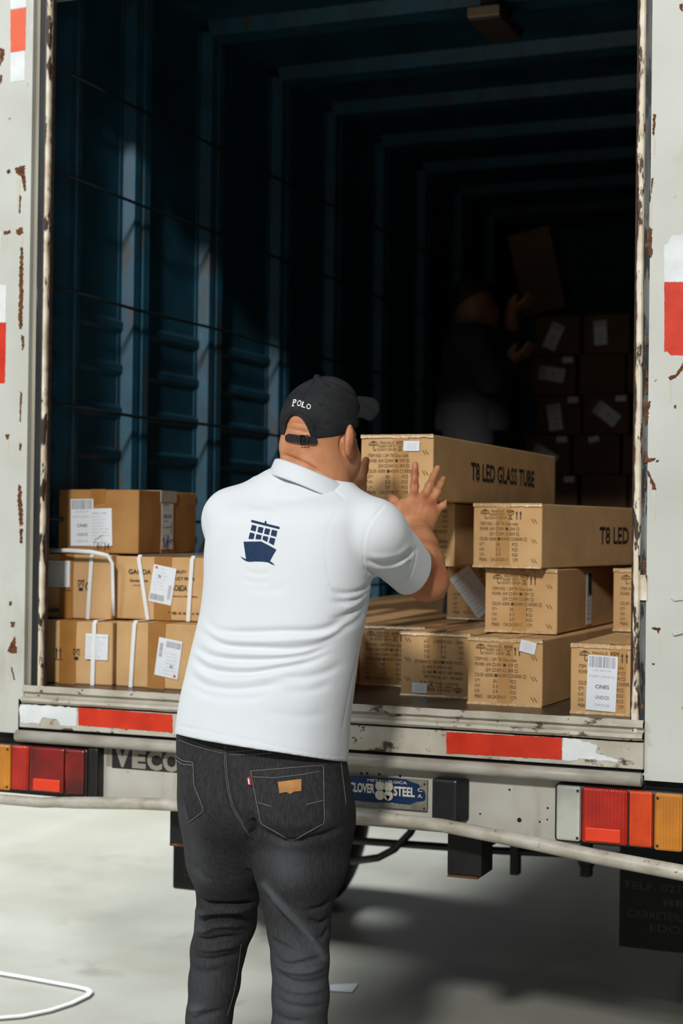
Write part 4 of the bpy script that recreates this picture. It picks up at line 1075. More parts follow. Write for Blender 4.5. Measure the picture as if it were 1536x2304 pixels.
# fingernails as tiny raised plates are part of the skin
for p in (fing[0][3], fing[1][3], fing[2][3], fing[3][3], (874, 1116, 3.985), (824, 1036, 3.99)): red -= .5*np.exp(-(np.linalg.norm(W-np.array(p[:2]), axis=1)/5)**2)
body = to_obj('body', V, Q, M_skin, cols={'red': np.clip(red, -.2, 1).clip(0), 'tattoo': tat})

# ---------- polo shirt
S = SDF((-.34, -.26, .90), (.42, .32, 1.63), .0036)
S.rows(*rows_from([(1085, 605, 785, 3.64, .52), (1105, 560, 815, 3.645, .46), (1130, 500, 848, 3.63, .54), (1160, 478, 846, 3.615, .60), (1200, 466, 838, 3.61, .62), (1250, 462, 834, 3.605, .64), (1310, 460, 830, 3.605, .66), (1370, 454, 822, 3.605, .68),
    (1410, 447, 814, 3.605, .70), (1450, 437, 806, 3.61, .72), (1500, 425, 799, 3.61, .73), (1560, 413, 790, 3.605, .78), (1620, 402, 781, 3.60, .80), (1680, 396, 777, 3.595, .82), (1760, 396, 777, 3.595, .82)], .6), -YAW, 2.45, .02)
S.cone(Lv(524, 1166, 3.68), Lv(640, 1122, 3.65), .066, .070, .03)
S.cone(Lv(640, 1122, 3.65), Lv(736, 1158, 3.63), .070, .064, .03)
S.cone(Lv(736, 1164, 3.63), Lv(838, 1197, 3.565), .064, .066, .03)
S.cone(Lv(700, 1128, 3.634), Lv(704, 1110, 3.634), .092, .076, .02)     # collar stand
S.ell(Lv(686, 1106, 3.572), (.055, .024, .018), None, .02)
# sleeves
cuff = Lv(925, 1287, 3.70)
S.cone(shR, cuff+(elR-shR)*.15, .069, .0555, .03)
S.cone(shL+np.array([.006, .0, 0]), shL+(elL-shL)*.7, .066, .060, .03)
ad = (elR-shR)/np.linalg.norm(elR-shR)
S.cut(cuff, (.66, .66, -.30), .003, (cuff-np.array([.09, .12, .10]), cuff+np.array([.2, .25, .12])))
adl = (elL-shL)/np.linalg.norm(elL-shL); cl = shL+(elL-shL)*.6
S.cut(cl, adl, .003, (cl-np.array([.12, .09, .12]), cl+np.array([.12, .2, .12])))
# hem: slanting plane, slightly lower at the right
h0 = Lv(398, 1652, 3.64); h1 = Lv(772, 1713, 3.56); h2 = Lv(590, 1687, 3.465); hn = np.cross(h1-h0, h2-h0); hn = hn/np.linalg.norm(hn)
if hn[2] > 0: hn = -hn
S.cut(h0, hn, .003)
V, Q = S.mesh(); V = relax(V, Q, 1)
def Z6(*p): return [(380+x/2.4, 1000+y/2.4) for x, y in p]
SH = [
    (Z6((190, 930), (260, 1000), (400, 1015), (600, 1008), (800, 1005), (940, 950), (1060, 850)), -5, 8), (Z6((180, 970), (280, 1040), (450, 1060), (650, 1055), (850, 1030), (980, 960)), 4, 9),
    (Z6((165, 1000), (300, 1085), (500, 1100), (700, 1105), (850, 1065), (1010, 960)), -5, 7), (Z6((150, 1040), (250, 1110), (450, 1130), (650, 1130), (820, 1090), (960, 1020)), 3.5, 8),
    (Z6((120, 1080), (250, 1150), (450, 1165), (640, 1155), (800, 1115), (960, 1030)), -4.5, 7), (Z6((115, 1110), (240, 1180), (430, 1200), (620, 1180), (760, 1145)), 3.5, 8),
    (Z6((110, 1130), (220, 1215), (420, 1235), (600, 1205), (760, 1175), (900, 1115)), -4.5, 7), (Z6((100, 1180), (220, 1260), (380, 1275), (560, 1250), (700, 1225)), 3, 9),
    (Z6((95, 1230), (200, 1300), (350, 1322), (520, 1305), (640, 1280)), -3.5, 8), (Z6((90, 1290), (220, 1355), (400, 1372), (560, 1350)), -2.5, 9),
    (Z6((560, 1240), (700, 1260), (850, 1230), (960, 1170)), -3, 9), (Z6((600, 1330), (760, 1330), (900, 1280)), -2, 10), (Z6((500, 1440), (700, 1470), (880, 1450)), -1.5, 12),
    (Z6((1110, 742), (1040, 790), (940, 805), (870, 780)), -4.5, 6), (Z6((1112, 765), (1030, 830), (940, 850), (860, 845)), -3.5, 6), (Z6((1100, 800), (1020, 890), (930, 930), (850, 950)), -3.5, 7), (Z6((1080, 860), (1010, 960), (900, 1010)), -2.5, 7),
    (Z6((1110, 755), (1030, 812), (930, 828)), 2.5, 6), (Z6((1095, 790), (1020, 860), (930, 890)), 2.5, 6),
    (Z6((1058, 620), (1120, 638), (1200, 635), (1290, 600), (1340, 560)), -5, 4), (Z6((1060, 645), (1130, 665), (1220, 655), (1310, 610)), 4.5, 5), (Z6((1062, 672), (1130, 692), (1220, 685), (1300, 650)), -4.5, 4), (Z6((1065, 700), (1130, 725), (1210, 735)), 3.5, 5),
    (Z6((1072, 720), (1140, 765), (1200, 790)), -2.5, 5), (Z6((1060, 590), (1140, 608), (1240, 590), (1320, 530)), 2, 6),
    (Z6((430, 330), (500, 322), (580, 332)), -1.8, 7), (Z6((410, 372), (500, 368), (590, 378)), 1.6, 7), (Z6((400, 385), (500, 392), (600, 388)), -1.4, 6), (Z6((400, 672), (470, 700), (560, 690)), -1.4, 6), (Z6((380, 720), (470, 745), (560, 740)), -1.4, 8), (Z6((400, 770), (520, 790), (640, 770)), -1.2, 9),
    (Z6((900, 380), (860, 450), (848, 560), (860, 700), (900, 800), (960, 900), (1040, 960)), -.35, 3),
    (Z6((1160, 330), (1100, 400), (1062, 480), (1048, 580), (1056, 680), (1085, 730), (1112, 742)), -.7, 2), (Z6((1172, 336), (1112, 408), (1074, 486), (1060, 580), (1066, 660)), .4, 3),
    (Z6((1340, 560), (1325, 650), (1290, 730), (1230, 785)), -.9, 2.2), (Z6((1068, 745), (1080, 860), (1030, 1100), (980, 1300), (935, 1530)), -.8, 3),
    (Z6((40, 1515), (180, 1545), (400, 1590), (600, 1632), (800, 1672), (930, 1685)), -.9, 2), ([(456, 1150), (470, 1210), (468, 1290)], -.8, 4),
    (Z6((1150, 345), (1130, 360), (1120, 382)), -.8, 3), (Z6((510, 130), (620, 150), (760, 185), (880, 240), (940, 290)), -1.0, 3), (Z6((350, 180), (420, 160), (500, 145)), -1.0, 4)]
V = folds(V, Q, SH)
Wt = np.array([noise.noise(Vector(v*9)) for v in V[::1]]) if len(V) < 140000 else 0
V = V + vnormals(V, Q)*(Wt*.0022)[:, None] if not np.isscalar(Wt) else V
shirt = to_obj('polo_shirt', V, Q, M_shirt)

# draping: lay flat shapes on the surface they are sewn to
def bvh_of(o):
    me = o.data; vs = [v.co.copy() for v in me.vertices]; ps = [tuple(p.vertices) for p in me.polygons]
    return BVHTree.FromPolygons(vs, ps)
Cv = Vector(CL)
def drape(bvh, px, py, lift=.0015):
    d = (L(px, py, 3.6)-Cv).normalized(); h = bvh.ray_cast(Cv, d)
    if h[0] is None: return None
    n = h[1] if h[1].dot(d) < 0 else -h[1]
    return h[0]+n*lift
def drape_poly(bm, bvh, pts, mi=0, step=4, lift=.0016):
    """triangulated patch following the cloth"""
    b2 = bmesh.new(); f = b2.faces.new([b2.verts.new((x, y, 0)) for x, y in pts]); bmesh.ops.triangulate(b2, faces=[f])
    for _ in range(5):
        es = [e for e in b2.edges if e.calc_length() > step*1.5]
        if not es: break
        bmesh.ops.subdivide_edges(b2, edges=es, cuts=1); bmesh.ops.triangulate(b2, faces=b2.faces[:])
    mp = {}
    for v in b2.verts:
        q = drape(bvh, v.co.x, v.co.y, lift)
        mp[v] = bm.verts.new(q) if q is not None else None
    for f in b2.faces:
        vs = [mp[v] for v in f.verts]
        if None not in vs:
            try: g = bm.faces.new(vs); g.material_index = mi; g.smooth = True
            except ValueError: pass
    b2.free()
def drape_line(bm, bvh, pts, r=.0008, lift=.0008, mi=0, dense=3, smooth=True, flat=False):
    P = smooth_line(pts, 8) if smooth and len(pts) > 2 else [np.array(p, float) for p in pts]
    out = []
    for a, b in zip(P, P[1:]):
        n = max(1, int(np.linalg.norm(b-a)/dense))
        out += [a+(b-a)*i/n for i in range(n)]
    out.append(P[-1]); q = [drape(bvh, x, y, lift) for x, y in out]; q = [x for x in q if x is not None]
    for _ in range(3): q = [q[0]]+[(q[i-1]+q[i]*2+q[i+1])/4 for i in range(1, len(q)-1)]+[q[-1]] if len(q) > 2 else q
    if len(q) > 1: tube(bm, q, r, 5, mi)
def rect_line(pts, wd):
    """outline polygon of a thick polyline in the photo plane"""
    P = [np.array(p, float) for p in pts]; Lf, Rt = [], []
    for i, p in enumerate(P):
        t = P[min(i+1, len(P)-1)]-P[max(i-1, 0)]; t /= np.linalg.norm(t); n = np.array([-t[1], t[0]])*wd/2
        Lf.append(p+n); Rt.append(p-n)
    return [tuple(x) for x in Lf+Rt[::-1]]
bs = bvh_of(shirt)
def E(*p): return [(530+x/12.8, 1150+y/12.8) for x, y in p]
bm = BM()
for q in [E((455, 270), (480, 262), (1262, 455), (1272, 490), (1250, 520), (462, 325), (448, 295)), E((835, 365), (840, 310), (868, 282), (893, 310), (885, 385)),
          E((480, 395), (610, 432), (575, 590), (436, 548)), E((665, 448), (806, 482), (770, 640), (630, 600)), E((858, 492), (1000, 525), (960, 688), (820, 650)), E((1050, 535), (1202, 572), (1170, 742), (1014, 698)),
          E((418, 614), (552, 650), (520, 806), (374, 800)), E((605, 664), (752, 695), (730, 818), (574, 806)), E((800, 712), (944, 742), (910, 892), (776, 815)), E((996, 756), (1146, 795), (1100, 985), (958, 905)),
          E((232, 884), (400, 880), (735, 875), (960, 990), (1175, 1110), (1080, 1270), (985, 1447), (780, 1448), (560, 1443), (420, 1453), (305, 1392)),
          E((140, 1302), (230, 1352), (305, 1385), (420, 1420), (560, 1425), (780, 1430), (985, 1440), (1060, 1482), (1130, 1560), (1040, 1530), (940, 1475), (780, 1452), (560, 1447), (420, 1458), (330, 1447), (230, 1398), (180, 1347))]:
    drape_poly(bm, bs, q, 0, 4, .0013)
obj('ship_emblem', bm, M_navy, shirt)
# collar: stand-and-fall band, thick, open towards the front
def collar():
    bm = BM(); n = 64; prev = None
    c0 = Lv(706, 1077, 3.638)
    rings = []
    for i in range(n):
        t = 2*pi*i/n; cx_, sy_ = cos(t), sin(t)            # t=-pi/2 is the nape (towards the camera side)
        def pt(ra, rb, dz, tilt=1):
            x = ra*cx_; y = rb*sy_
            p = c0 + Hx_c*x + Hy_c*y; p = p + np.array([0, 0, dz])
            p[2] += -.36*x - .5*x*x - .13*y
            return p
        open_ = max(0, sin(t)-.93)
        rings.append([pt(.080, .078, .010), pt(.083, .081, .016), pt(.090, .088, .012), pt(.104, .098, -.024), pt(.104, .098, -.028), pt(.098, .094, -.026), pt(.086, .084, -.0), pt(.079, .078, -.03)])
    for i in range(n):
        if 14 <= i <= 17: continue
        A = rings[i]; B_ = rings[(i+1) % n]
        va = [bm.verts.new(p) for p in A]; vb = [bm.verts.new(p) for p in B_]
        for j in range(len(va)): 
            f = bm.faces.new((va[j], vb[j], vb[(j+1) % len(va)], va[(j+1) % len(va)])); f.smooth = True
    bmesh.ops.remove_doubles(bm, verts=bm.verts, dist=1e-6); bmesh.ops.recalc_face_normals(bm, faces=bm.faces)
    return bm
Hx_c = np.array([cos(radians(20)), -sin(radians(20)), 0]); Hy_c = np.array([sin(radians(20)), cos(radians(20)), 0])
obj('collar', collar(), M_shirt, shirt, smooth=True)

# ---------- jeans
S = SDF((-.34, -.28, .02), (.28, .42, 1.06), .0042)
S.rows(*rows_from([(1600, 404, 776, 3.615, .68), (1660, 398, 774, 3.615, .68), (1700, 399, 774, 3.61, .70), (1750, 402, 783, 3.605, .72), (1800, 408, 790, 3.60, .74), (1840, 416, 788, 3.60, .66), (1870, 424, 782, 3.60, .56), (1900, 438, 772, 3.605, .42), (1935, 455, 755, 3.61, .25)], .7), -YAW, 2.4, .02)
S.ell(Lv(504, 1800, 3.560), (.088, .076, .090), None, .05); S.ell(Lv(668, 1815, 3.510), (.094, .078, .092), None, .05)
RL = [(678, 1860, 3.575), (674, 1940, 3.565), (668, 2020, 3.57), (672, 2090, 3.57), (675, 2160, 3.555), (676, 2240, 3.55), (673, 2320, 3.56), (668, 2440, 3.58), (664, 2560, 3.60), (662, 2604, 3.60)]
S.chain([Lv(*p) for p in RL], [.106, .095, .079, .069, .063, .062, .061, .054, .050, .050], .012)
S.cone(Lv(678, 1850, 3.575), Lv(674, 1935, 3.565), .100, .090, .05)
LL = [(505, 1850, 3.62), (508, 1930, 3.66), (514, 2000, 3.70), (508, 2070, 3.74), (490, 2140, 3.76), (482, 2210, 3.76), (470, 2290, 3.765), (462, 2400, 3.77), (456, 2520, 3.77), (454, 2556, 3.77)]
S.chain([Lv(*p) for p in LL], [.090, .081, .073, .070, .063, .059, .053, .050, .048, .048], .012)
S.cone(Lv(505, 1840, 3.62), Lv(508, 1925, 3.66), .084, .076, .05)
V, Q = S.mesh(); V = relax(V, Q, 2)
def Z1(*p): return [(380+x/3.368, 1620+y/3.368) for x, y in p]
JF = [
    (Z1((430, 180), (440, 420), (470, 600), (530, 740), (610, 880)), -5, 7), (Z1((620, 740), (640, 830), (620, 900)), -8, 9), (Z1((640, 790), (760, 875), (930, 925), (1150, 880), (1340, 800)), -5, 8), (Z1((700, 700), (850, 790), (1000, 800), (1120, 760)), 2, 12),
    (Z1((720, 1250), (850, 1410), (1000, 1570), (1120, 1700), (1190, 1790)), 6, 7), (Z1((700, 1300), (820, 1450), (940, 1600), (1080, 1740)), -4, 7), (Z1((1250, 1340), (1150, 1420), (1040, 1440)), -4, 6), (Z1((1235, 1480), (1140, 1540), (1040, 1500)), -4, 6), (Z1((1220, 1560), (1160, 1650), (1100, 1640)), -3, 6),
    (Z1((780, 1780), (880, 1850), (1000, 1840), (1180, 1790)), -4, 6), (Z1((790, 1840), (900, 1900), (1050, 1910), (1200, 1860)), 3.5, 6), (Z1((790, 1890), (930, 1980), (1080, 1990), (1210, 1950)), -3.5, 6), (Z1((790, 1960), (930, 2050), (1100, 2050), (1215, 2010)), 3, 7), (Z1((780, 2080), (900, 2160), (1080, 2180), (1210, 2150)), -3, 8), (Z1((780, 2220), (900, 2280), (1050, 2290)), -2.5, 8),
    (Z1((760, 1650), (840, 1700), (960, 1760)), -3, 6),
    (Z1((205, 1310), (270, 1385), (400, 1400), (560, 1395), (680, 1370)), -8, 6), (Z1((185, 1400), (230, 1460), (330, 1450), (470, 1440), (640, 1440)), 6, 7), (Z1((180, 1500), (240, 1530), (300, 1490), (440, 1480), (620, 1500)), -6, 6), (Z1((180, 1570), (260, 1600), (350, 1560), (480, 1550), (600, 1570)), 4, 7), (Z1((165, 1640), (280, 1670), (420, 1650), (560, 1640)), -5, 6), (Z1((160, 1700), (280, 1740), (430, 1720), (560, 1690)), 3.5, 7), (Z1((155, 1780), (280, 1820), (430, 1800), (545, 1770)), -3.5, 7),
    (Z1((150, 1880), (280, 1910), (430, 1890)), -2, 9), (Z1((115, 2230), (190, 2270), (260, 2240), (420, 2200)), -4, 7), (Z1((120, 2170), (190, 2200), (300, 2170)), 3, 7), (Z1((190, 1080), (260, 1180), (330, 1230)), -2, 8),
    (Z1((60, 160), (180, 205), (300, 235), (420, 255)), -1.2, 3), (Z1((450, 262), (600, 262), (760, 250)), -1.2, 3), (Z1((620, 385), (645, 560), (700, 780), (930, 912), (1168, 785), (1165, 345)), -1.5, 3), (Z1((190, 320), (195, 500), (265, 685), (160, 768)), -1.5, 3)]
V = folds(V, Q, [(a_, b_*1.45 if abs(b_) > 1.6 else b_, c_*.8) for a_, b_, c_ in JF]); W = pix(V)
worn = .5*np.exp(-(seg_dist(W, Z1((720, 1250), (850, 1400), (1000, 1560), (1120, 1700), (1180, 1800)))/9)**2)
worn += .30*np.exp(-(seg_dist(W, Z1((130, 700), (180, 950), (215, 1200)))/26)**2)+.35*np.exp(-(seg_dist(W, Z1((870, 1000), (900, 1150)))/40)**2)
worn += .42*np.clip((W[:, 1]-2020)/160, 0, 1)*np.exp(-((W[:, 0]-675)/75)**2)+.25*np.clip((W[:, 1]-2080)/160, 0, 1)*np.exp(-((W[:, 0]-455)/45)**2)
for c in (Z1((220, 1490)), Z1((220, 1590)), Z1((190, 2200)), Z1((1150, 720)), Z1((900, 780))): worn += .30*np.exp(-(np.linalg.norm(W-np.array(c[0]), axis=1)/16)**2)
jeans = to_obj('jeans', V, Q, M_jeans, cols={'worn': np.clip(worn, 0, .8)})
bj = bvh_of(jeans)
def stitches(name, lines, r=.0009, m=M_stitch, sm_=False):
    bm = BM()
    for l in lines: drape_line(bm, bj, l, r, .0006, smooth=sm_)
    return obj(name, bm, m, jeans)
def pocket(fill, outline, hem):
    bm = BM(); drape_poly(bm, bj, fill, 0, 5, .0018); p = obj('back_pocket', bm, M_jeans, jeans, smooth=True)
    bm = BM()
    for l in outline+hem: drape_line(bm, bj, l, .0009, .0028, smooth=False)
    obj('pocket_stitching', bm, M_stitch, p); return p
pkr = Z1((622, 388), (1166, 345), (1170, 780), (930, 912), (700, 778))
pk = pocket(pkr, [pkr+[pkr[0]]], [Z1((640, 432), (800, 440), (1000, 418), (1140, 392)), Z1((680, 625), (780, 655)), Z1((1040, 640), (1165, 610))])
pkl = Z1((56, 268), (110, 312), (190, 322), (195, 500), (267, 686), (160, 768), (140, 700), (95, 500))
pocket(pkl, [Z1((56, 268), (110, 312), (190, 322), (195, 500), (267, 686), (160, 768))], [Z1((60, 300), (110, 340), (180, 345))])
stitches('seam_stitching', [Z1((70, 125), (180, 165), (300, 205), (412, 235)), Z1((75, 150), (180, 190), (300, 225), (412, 252)), Z1((450, 240), (560, 234), (680, 222)), Z1((450, 262), (560, 262), (680, 258), (780, 248)), Z1((418, 190), (425, 380), (450, 560), (490, 690), (560, 800), (612, 880)), Z1((430, 190), (437, 380), (462, 560), (505, 690), (570, 790)),
    Z1((1300, 320), (1318, 450), (1340, 640)), Z1((545, 1700), (522, 1900), (482, 2100), (440, 2240))], .0007, sm_=True)
bm = BM(); drape_poly(bm, bj, Z1((828, 472), (1002, 450), (1000, 540), (948, 545), (920, 562), (890, 547), (840, 558)), 0, 5, .0042); pt_ = obj('leather_patch', bm, M_leather, pk)
bm = BM(); drape_poly(bm, bj, Z1((598, 436), (622, 430), (634, 494), (610, 497)), 0, 4, .006); rt_ = obj('red_tab', bm, M_redtab, pk)
bm = BM(); drape_poly(bm, bj, Z1((606, 448), (614, 446), (620, 486), (612, 488)), 0, 4, .0068); obj('tab_lettering', bm, M_thread, rt_)
# shoes
for nm, p, yaw_ in (('shoe', Lv(662, 2604, 3.60), .25), ('shoe', Lv(454, 2556, 3.77), -.05)):
    S = SDF(p+np.array([-.16, -.16, -.12]), p+np.array([.20, .26, .09]), .004)
    g = np.array([p[0], p[1], 0.0]); f_ = np.array([sin(yaw_), cos(yaw_), 0]); 
    S.cone(g+f_*-.045+[0, 0, .045], g+f_*.04+[0, 0, .055], .043, .045, .02); S.cone(g+f_*.03+[0, 0, .045], g+f_*.15+[0, 0, .035], .042, .036, .02); S.cone(g+[0, 0, .06], g+[0, 0, .12], .042, .044, .02)
    S.cut(g+[0, 0, .002], (0, 0, -1), .002)
    Vs, Qs = S.mesh(); to_obj('shoe', relax(Vs, Qs, 1), Qs, M_shoe)

# ---------- cap
S = SDF(HC-np.array([.16, .16, .08]), HC+np.array([.20, .22, .14]), .0026)
S.ell(H(0, -.002, .006), (.0845, .1030, .101), HR, .006)
S.ell(H(0, .034, .050), (.068, .076, .068), HR, .02)                  # squarer front panels
tn = np.array(HR @ np.array([0, .30, -1.0]))
S.cut(H(0, 0, -.014), tn, .003)
S.cone(H(0, -.014, .106), H(0, -.014, .1105), .0085, .0085, .002)
# arched opening at the back
sl, G = S.win(HC-.2, HC+.25)
px_ = (G[0]-HC[0])*Hx[0]+(G[1]-HC[1])*Hx[1]; py_ = (G[0]-HC[0])*Hy[0]+(G[1]-HC[1])*Hy[1]; pz_ = G[2]-HC[2]
d_ = (np.sqrt((px_/.034)**2+((pz_+.036)/.056)**2)-1)*.034; d_ = np.maximum(d_, py_+.03); S.add(d_.astype(np.float32), sl, .003, 's')
V, Q = S.mesh(); V = relax(V, Q, 1)
def K(*p): return [(580+x/4.8, 820+y/4.8) for x, y in p]
V = folds(V, Q, [(K((625, 170), (560, 250), (490, 370), (450, 500)), -.9, 1.4), (K((700, 180), (830, 235), (950, 300), (1060, 380)), -5.0, 4), (K((700, 150), (850, 185), (960, 240), (1080, 340)), 4.5, 5), (K((280, 640), (300, 560), (380, 512), (470, 520), (560, 590), (600, 700)), 1.0, 2.5),
    (K((700, 380), (760, 450), (840, 510)), -1.6, 4), (K((600, 600), (700, 650), (820, 640)), -1.2, 4), (K((860, 560), (960, 600), (1060, 590)), -1.2, 5), (K((560, 620), (640, 660), (740, 690)), 1.2, 4), (K((640, 800), (800, 780), (940, 730), (1100, 650)), -.7, 2), (K((800, 430), (900, 450), (1000, 520)), 1.5, 6)])
cap = to_obj('cap', V, Q, M_cap)
# brim
bm = BM(); nu, nv = 28, 10; top = []
for i in range(nu+1):
    a = radians(-74+148*i/nu); row = []
    ra = (.0815*sin(a), .1005*cos(a))
    for j in range(nv+1):
        t = j/nv; ext = .106*cos(a*.98)**.5
        x = ra[0]*(1+.04*t) ; y = ra[1] + ext*t
        z = .072 - 8.4*x*x + .20*ext*t - .012*t*t
        row.append(H(x, y, z))
    top.append(row)
vt = [[bm.verts.new(p+np.array([0, 0, .0016])) for p in r] for r in top]; vb = [[bm.verts.new(p-np.array([0, 0, .0016])) for p in r] for r in top]
for i in range(nu):
    for j in range(nv):
        bm.faces.new((vt[i][j], vt[i+1][j], vt[i+1][j+1], vt[i][j+1])); bm.faces.new((vb[i][j], vb[i][j+1], vb[i+1][j+1], vb[i+1][j]))
    bm.faces.new((vt[i][nv], vt[i+1][nv], vb[i+1][nv], vb[i][nv])); bm.faces.new((vt[i][0], vb[i][0], vb[i+1][0], vt[i+1][0]))
for j in range(nv):
    bm.faces.new((vt[0][j], vt[0][j+1], vb[0][j+1], vb[0][j])); bm.faces.new((vt[nu][j], vb[nu][j], vb[nu][j+1], vt[nu][j+1]))
bmesh.ops.recalc_face_normals(bm, faces=bm.faces); obj('brim', bm, M_cap, cap, smooth=True)
# strap and buckle
def band(a0, a1, z0, z1, r, hgt, n=24, end=0):
    bm = BM(); prev = None
    for i in range(n+1):
        a = radians(a0+(a1-a0)*i/n); zc = z0+(z1-z0)*i/n; hh = hgt/2*(sqrt(max(.15, 1-((i-0)/n*2-1)**16)) if end else 1)
        e = lambda q, z: H((.0835+q)*sin(a), -(.1025+q)*cos(a)*.985, z)
        ring = [bm.verts.new(e(r, zc-hh)), bm.verts.new(e(r, zc+hh)), bm.verts.new(e(r-.0018, zc+hh)), bm.verts.new(e(r-.0018, zc-hh))]
        if prev:
            for j in range(4): bm.faces.new((prev[j], ring[j], ring[(j+1) % 4], prev[(j+1) % 4]))
        else: bm.faces.new(ring)
        prev = ring
    bm.faces.new(prev[::-1]); bmesh.ops.recalc_face_normals(bm, faces=bm.faces); return bm
obj('cap_strap', band(-32, 30, -.024, -.036, -.003, .013), M_cap, cap)
obj('cap_strap', band(-20, 36, -.030, -.038, .0015, .0165, end=1), M_cap, cap)
bk = BM(); 
def bp_(deg, z, q=.004): a = radians(deg); return H((.0835+q)*sin(a), -(.1025+q)*cos(a)*.985, z)
bc = 17
tube(bk, [bp_(bc-5, -.046), bp_(bc-5, -.026), bp_(bc+6, -.026), bp_(bc+6, -.046), bp_(bc-5, -.046)], .0014, 8); tube(bk, [bp_(bc, -.046), bp_(bc, -.026)], .0011, 8)
obj('buckle', bk, mat('black_metal', (34, 32, 30), .25, metal=.8), cap)
# lettering
bc_ = bvh_of(cap); bm = BM()
for ch, x, y, w_, h_, rot in (('P', 375, 449, 36, 68, -4), ('O', 420, 450, 42, 66, 8), ('L', 470, 461, 40, 66, 16), ('O', 517, 474, 48, 64, 24)):
    vs, fs, x0, x1, y0, y1 = text_raw(ch, .015); a = radians(rot); mp = []
    for v in vs:
        u_ = (v[0]-x0)/(x1-x0)*w_; q_ = (v[1]-y0)/(y1-y0)*h_; u_ += q_*.18
        X_ = x+u_*cos(a)+q_*sin(a)*.3; Y_ = y+u_*sin(a)-q_*cos(a)
        p = drape(bc_, 580+X_/4.8, 820+Y_/4.8, .0012); mp.append(bm.verts.new(p) if p is not None else None)
    for f in fs:
        g = [mp[i] for i in f]
        if None not in g:
            try: bm.faces.new(g)
            except ValueError: pass
# serifs
for a_ in ([(366, 449), (396, 452)],):
    drape_poly(bm, bc_, rect_line(K(*a_), 1.3), 0, 6, .0012)
obj('cap_lettering', bm, M_thread, cap)
for nm, lns in (('cap_seam', [K((618, 165), (560, 250), (490, 370), (452, 500))]), ('cap_seam', [K((690, 165), (830, 210), (960, 275), (1090, 380), (1130, 480))]), ('cap_seam', [K((640, 835), (800, 815), (940, 765), (1100, 690))]),
                ('cap_seam', [K((252, 720), (262, 630), (310, 545), (390, 508), (470, 520), (560, 590), (612, 700))])):
    bm = BM()
    for l_ in lns: drape_line(bm, bc_, l_, .0009, .0002)
    obj(nm, bm, mat('dark_cap_thread', (20, 20, 21), .9), cap)
for e_ in K((670, 428), (336, 372)):
    p = drape(bc_, e_[0], e_[1], .0006)
    if p is not None:
        bm = BM(); n_ = (Vector(tuple(p))-Vector(tuple(HC))).normalized(); t1 = n_.orthogonal(); t2 = n_.cross(t1)
        tube(bm, [p+t1*cos(a)*.0024+t2*sin(a)*.0024 for a in [2*pi*i/12 for i in range(12)]], .0008, 6, closed=True); obj('eyelet', bm, mat('dark_cap_thread', (20, 20, 21), .9), cap)

# ================================================================== SECOND PERSON, deep inside the truck in the dark
P2 = at(1085, 900, 6.35); P2 = Vector((P2.x, P2.y, 1.001))
man2 = empty('person', P2, 0, 'dark-clothed person deep in the unlit truck, lifting a carton beside the far stack', 'person')
I2 = wm(man2).inverted()
def Q2(px, py, D): return np.array(I2 @ at(px, py, D))
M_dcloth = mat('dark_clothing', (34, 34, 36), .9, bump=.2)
hd = Q2(1068, 690, 6.35); ch = Q2(1070, 790, 6.35); hp = Q2(1062, 935, 6.35); rh = Q2(1148, 812, 6.30); lh = Q2(1150, 700, 6.42)
S = SDF((-.45, -.45, .02), (.55, .45, 1.62), .007)
S.ell(hd, (.074, .092, .112), None, .01); S.ell(hd+np.array([.045, .02, -.05]), (.045, .05, .05), None, .03); S.ell(hd+np.array([.075, .03, -.015]), (.018, .014, .02), None, .02)
S.ell(hd+np.array([.0, -.08, -.01]), (.02, .01, .03), None, .008)
S.cone(hd+np.array([-.015, 0, -.06]), ch+np.array([0, 0, .06]), .052, .06, .03)
S.cone(ch, hp, .11, .10, .05)
sr = ch+np.array([.02, -.15, .03]); sl2 = ch+np.array([.02, .15, .03])
er = (sr+rh)/2+np.array([.02, -.06, -.12]); el = (sl2+lh)/2+np.array([.02, .06, -.10])
for a_, b_, c_ in ((sr, er, rh), (sl2, el, lh)):
    S.chain([a_, b_], [.055, .045], .03); S.chain([b_, c_], [.043, .028], .02)
    for k_ in range(4):
        o_ = c_+np.array([.01, (k_-1.5)*.02, 0]); d1 = np.array([.055, (k_-1.5)*.012, .035]); d2 = np.array([.03, 0, .045])
        S.chain([c_, o_+d1*.6, o_+d1, o_+d1+d2*.7], [.022, .011, .010, .008], .008)
    S.chain([c_, c_+np.array([.01, -.04, .03]), c_+np.array([.035, -.055, .055])], [.02, .012, .010], .01)
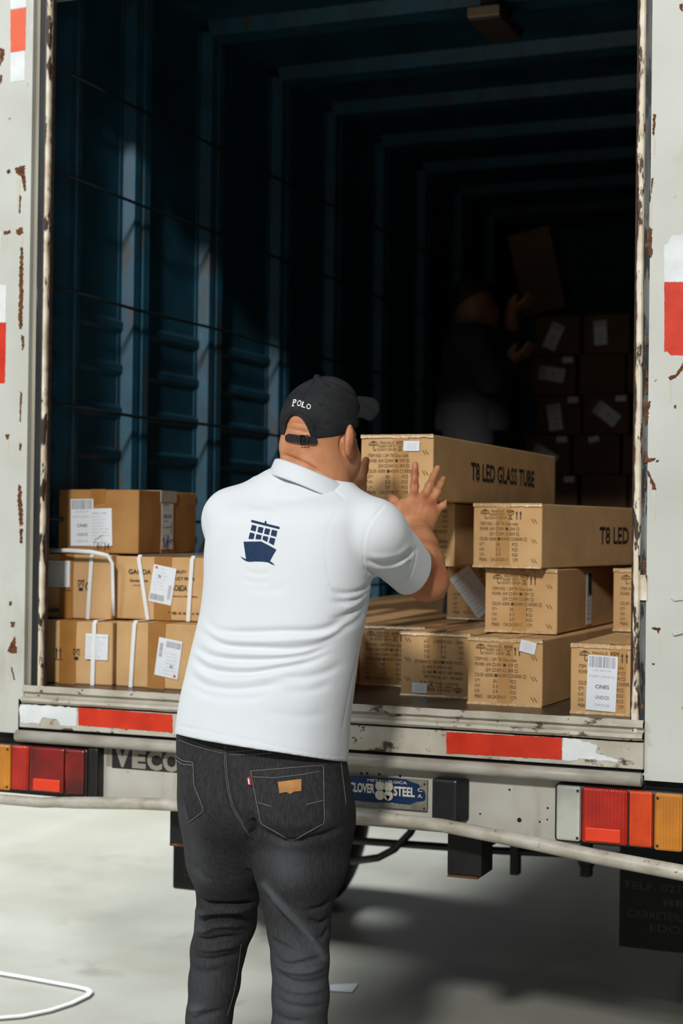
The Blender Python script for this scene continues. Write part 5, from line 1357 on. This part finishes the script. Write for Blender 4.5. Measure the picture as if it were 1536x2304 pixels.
for sg in (-1, 1):
    S.chain([hp+np.array([0, sg*.08, -.02]), np.array([hp[0]+.03, sg*.10, .48]), np.array([hp[0]-.02, sg*.11, .09])], [.09, .062, .045], .03)
    S.cone(np.array([hp[0]-.03, sg*.11, .04]), np.array([hp[0]+.15, sg*.12, .035]), .038, .032, .02)
V, Q = S.mesh(); to_obj('body', relax(V, Q, 1), Q, mat('dimmed_skin', (120, 80, 58), .6), parent=man2)  # skin tone lowered to carry the dimness of the unlit interior
def cloth(nm, parts, z0, z1):
    global S
    S = SDF((-.45, -.45, .02), (.55, .45, 1.62), .008)
    for f in parts: f()
    S.cut((0, 0, z0), (0, 0, -1), .004); S.cut((0, 0, z1), (0, 0, 1), .004)
    V, Q = S.mesh(); to_obj(nm, relax(V, Q, 1), Q, M_dcloth, parent=man2)
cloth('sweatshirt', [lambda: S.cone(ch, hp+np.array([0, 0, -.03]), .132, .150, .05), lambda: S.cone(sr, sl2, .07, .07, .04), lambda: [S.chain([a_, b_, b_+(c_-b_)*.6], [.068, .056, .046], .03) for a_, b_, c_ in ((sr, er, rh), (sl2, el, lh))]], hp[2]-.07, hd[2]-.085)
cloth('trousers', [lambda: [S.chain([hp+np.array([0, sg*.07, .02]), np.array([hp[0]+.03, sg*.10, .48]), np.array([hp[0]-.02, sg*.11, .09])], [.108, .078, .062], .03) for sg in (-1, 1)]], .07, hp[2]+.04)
bm = BM(); bmesh.ops.create_uvsphere(bm, u_segments=24, v_segments=12, radius=1, matrix=Matrix.Translation(Vector(hd)+Vector((-.012, 0, .03))) @ Matrix.Diagonal((.082, .098, .092, 1)))
bmesh.ops.bisect_plane(bm, geom=bm.verts[:]+bm.edges[:]+bm.faces[:], plane_co=Vector(hd)+Vector((0, 0, .02)), plane_no=(-.6, 0, 1), clear_inner=True)
obj('hair', bm, mat('black_hair', (22, 20, 19), .7, bump=.5), man2, smooth=True)
# the carton being set on end on the far stack
p = ony(1180, 712, 3.04)
t = empty('carton', (p.x, 3.04, 2.387), 0, 'carton stood on end and tilting toward the person, on top of the far stack', 'box')
t.rotation_euler = (0, radians(-13), 0)
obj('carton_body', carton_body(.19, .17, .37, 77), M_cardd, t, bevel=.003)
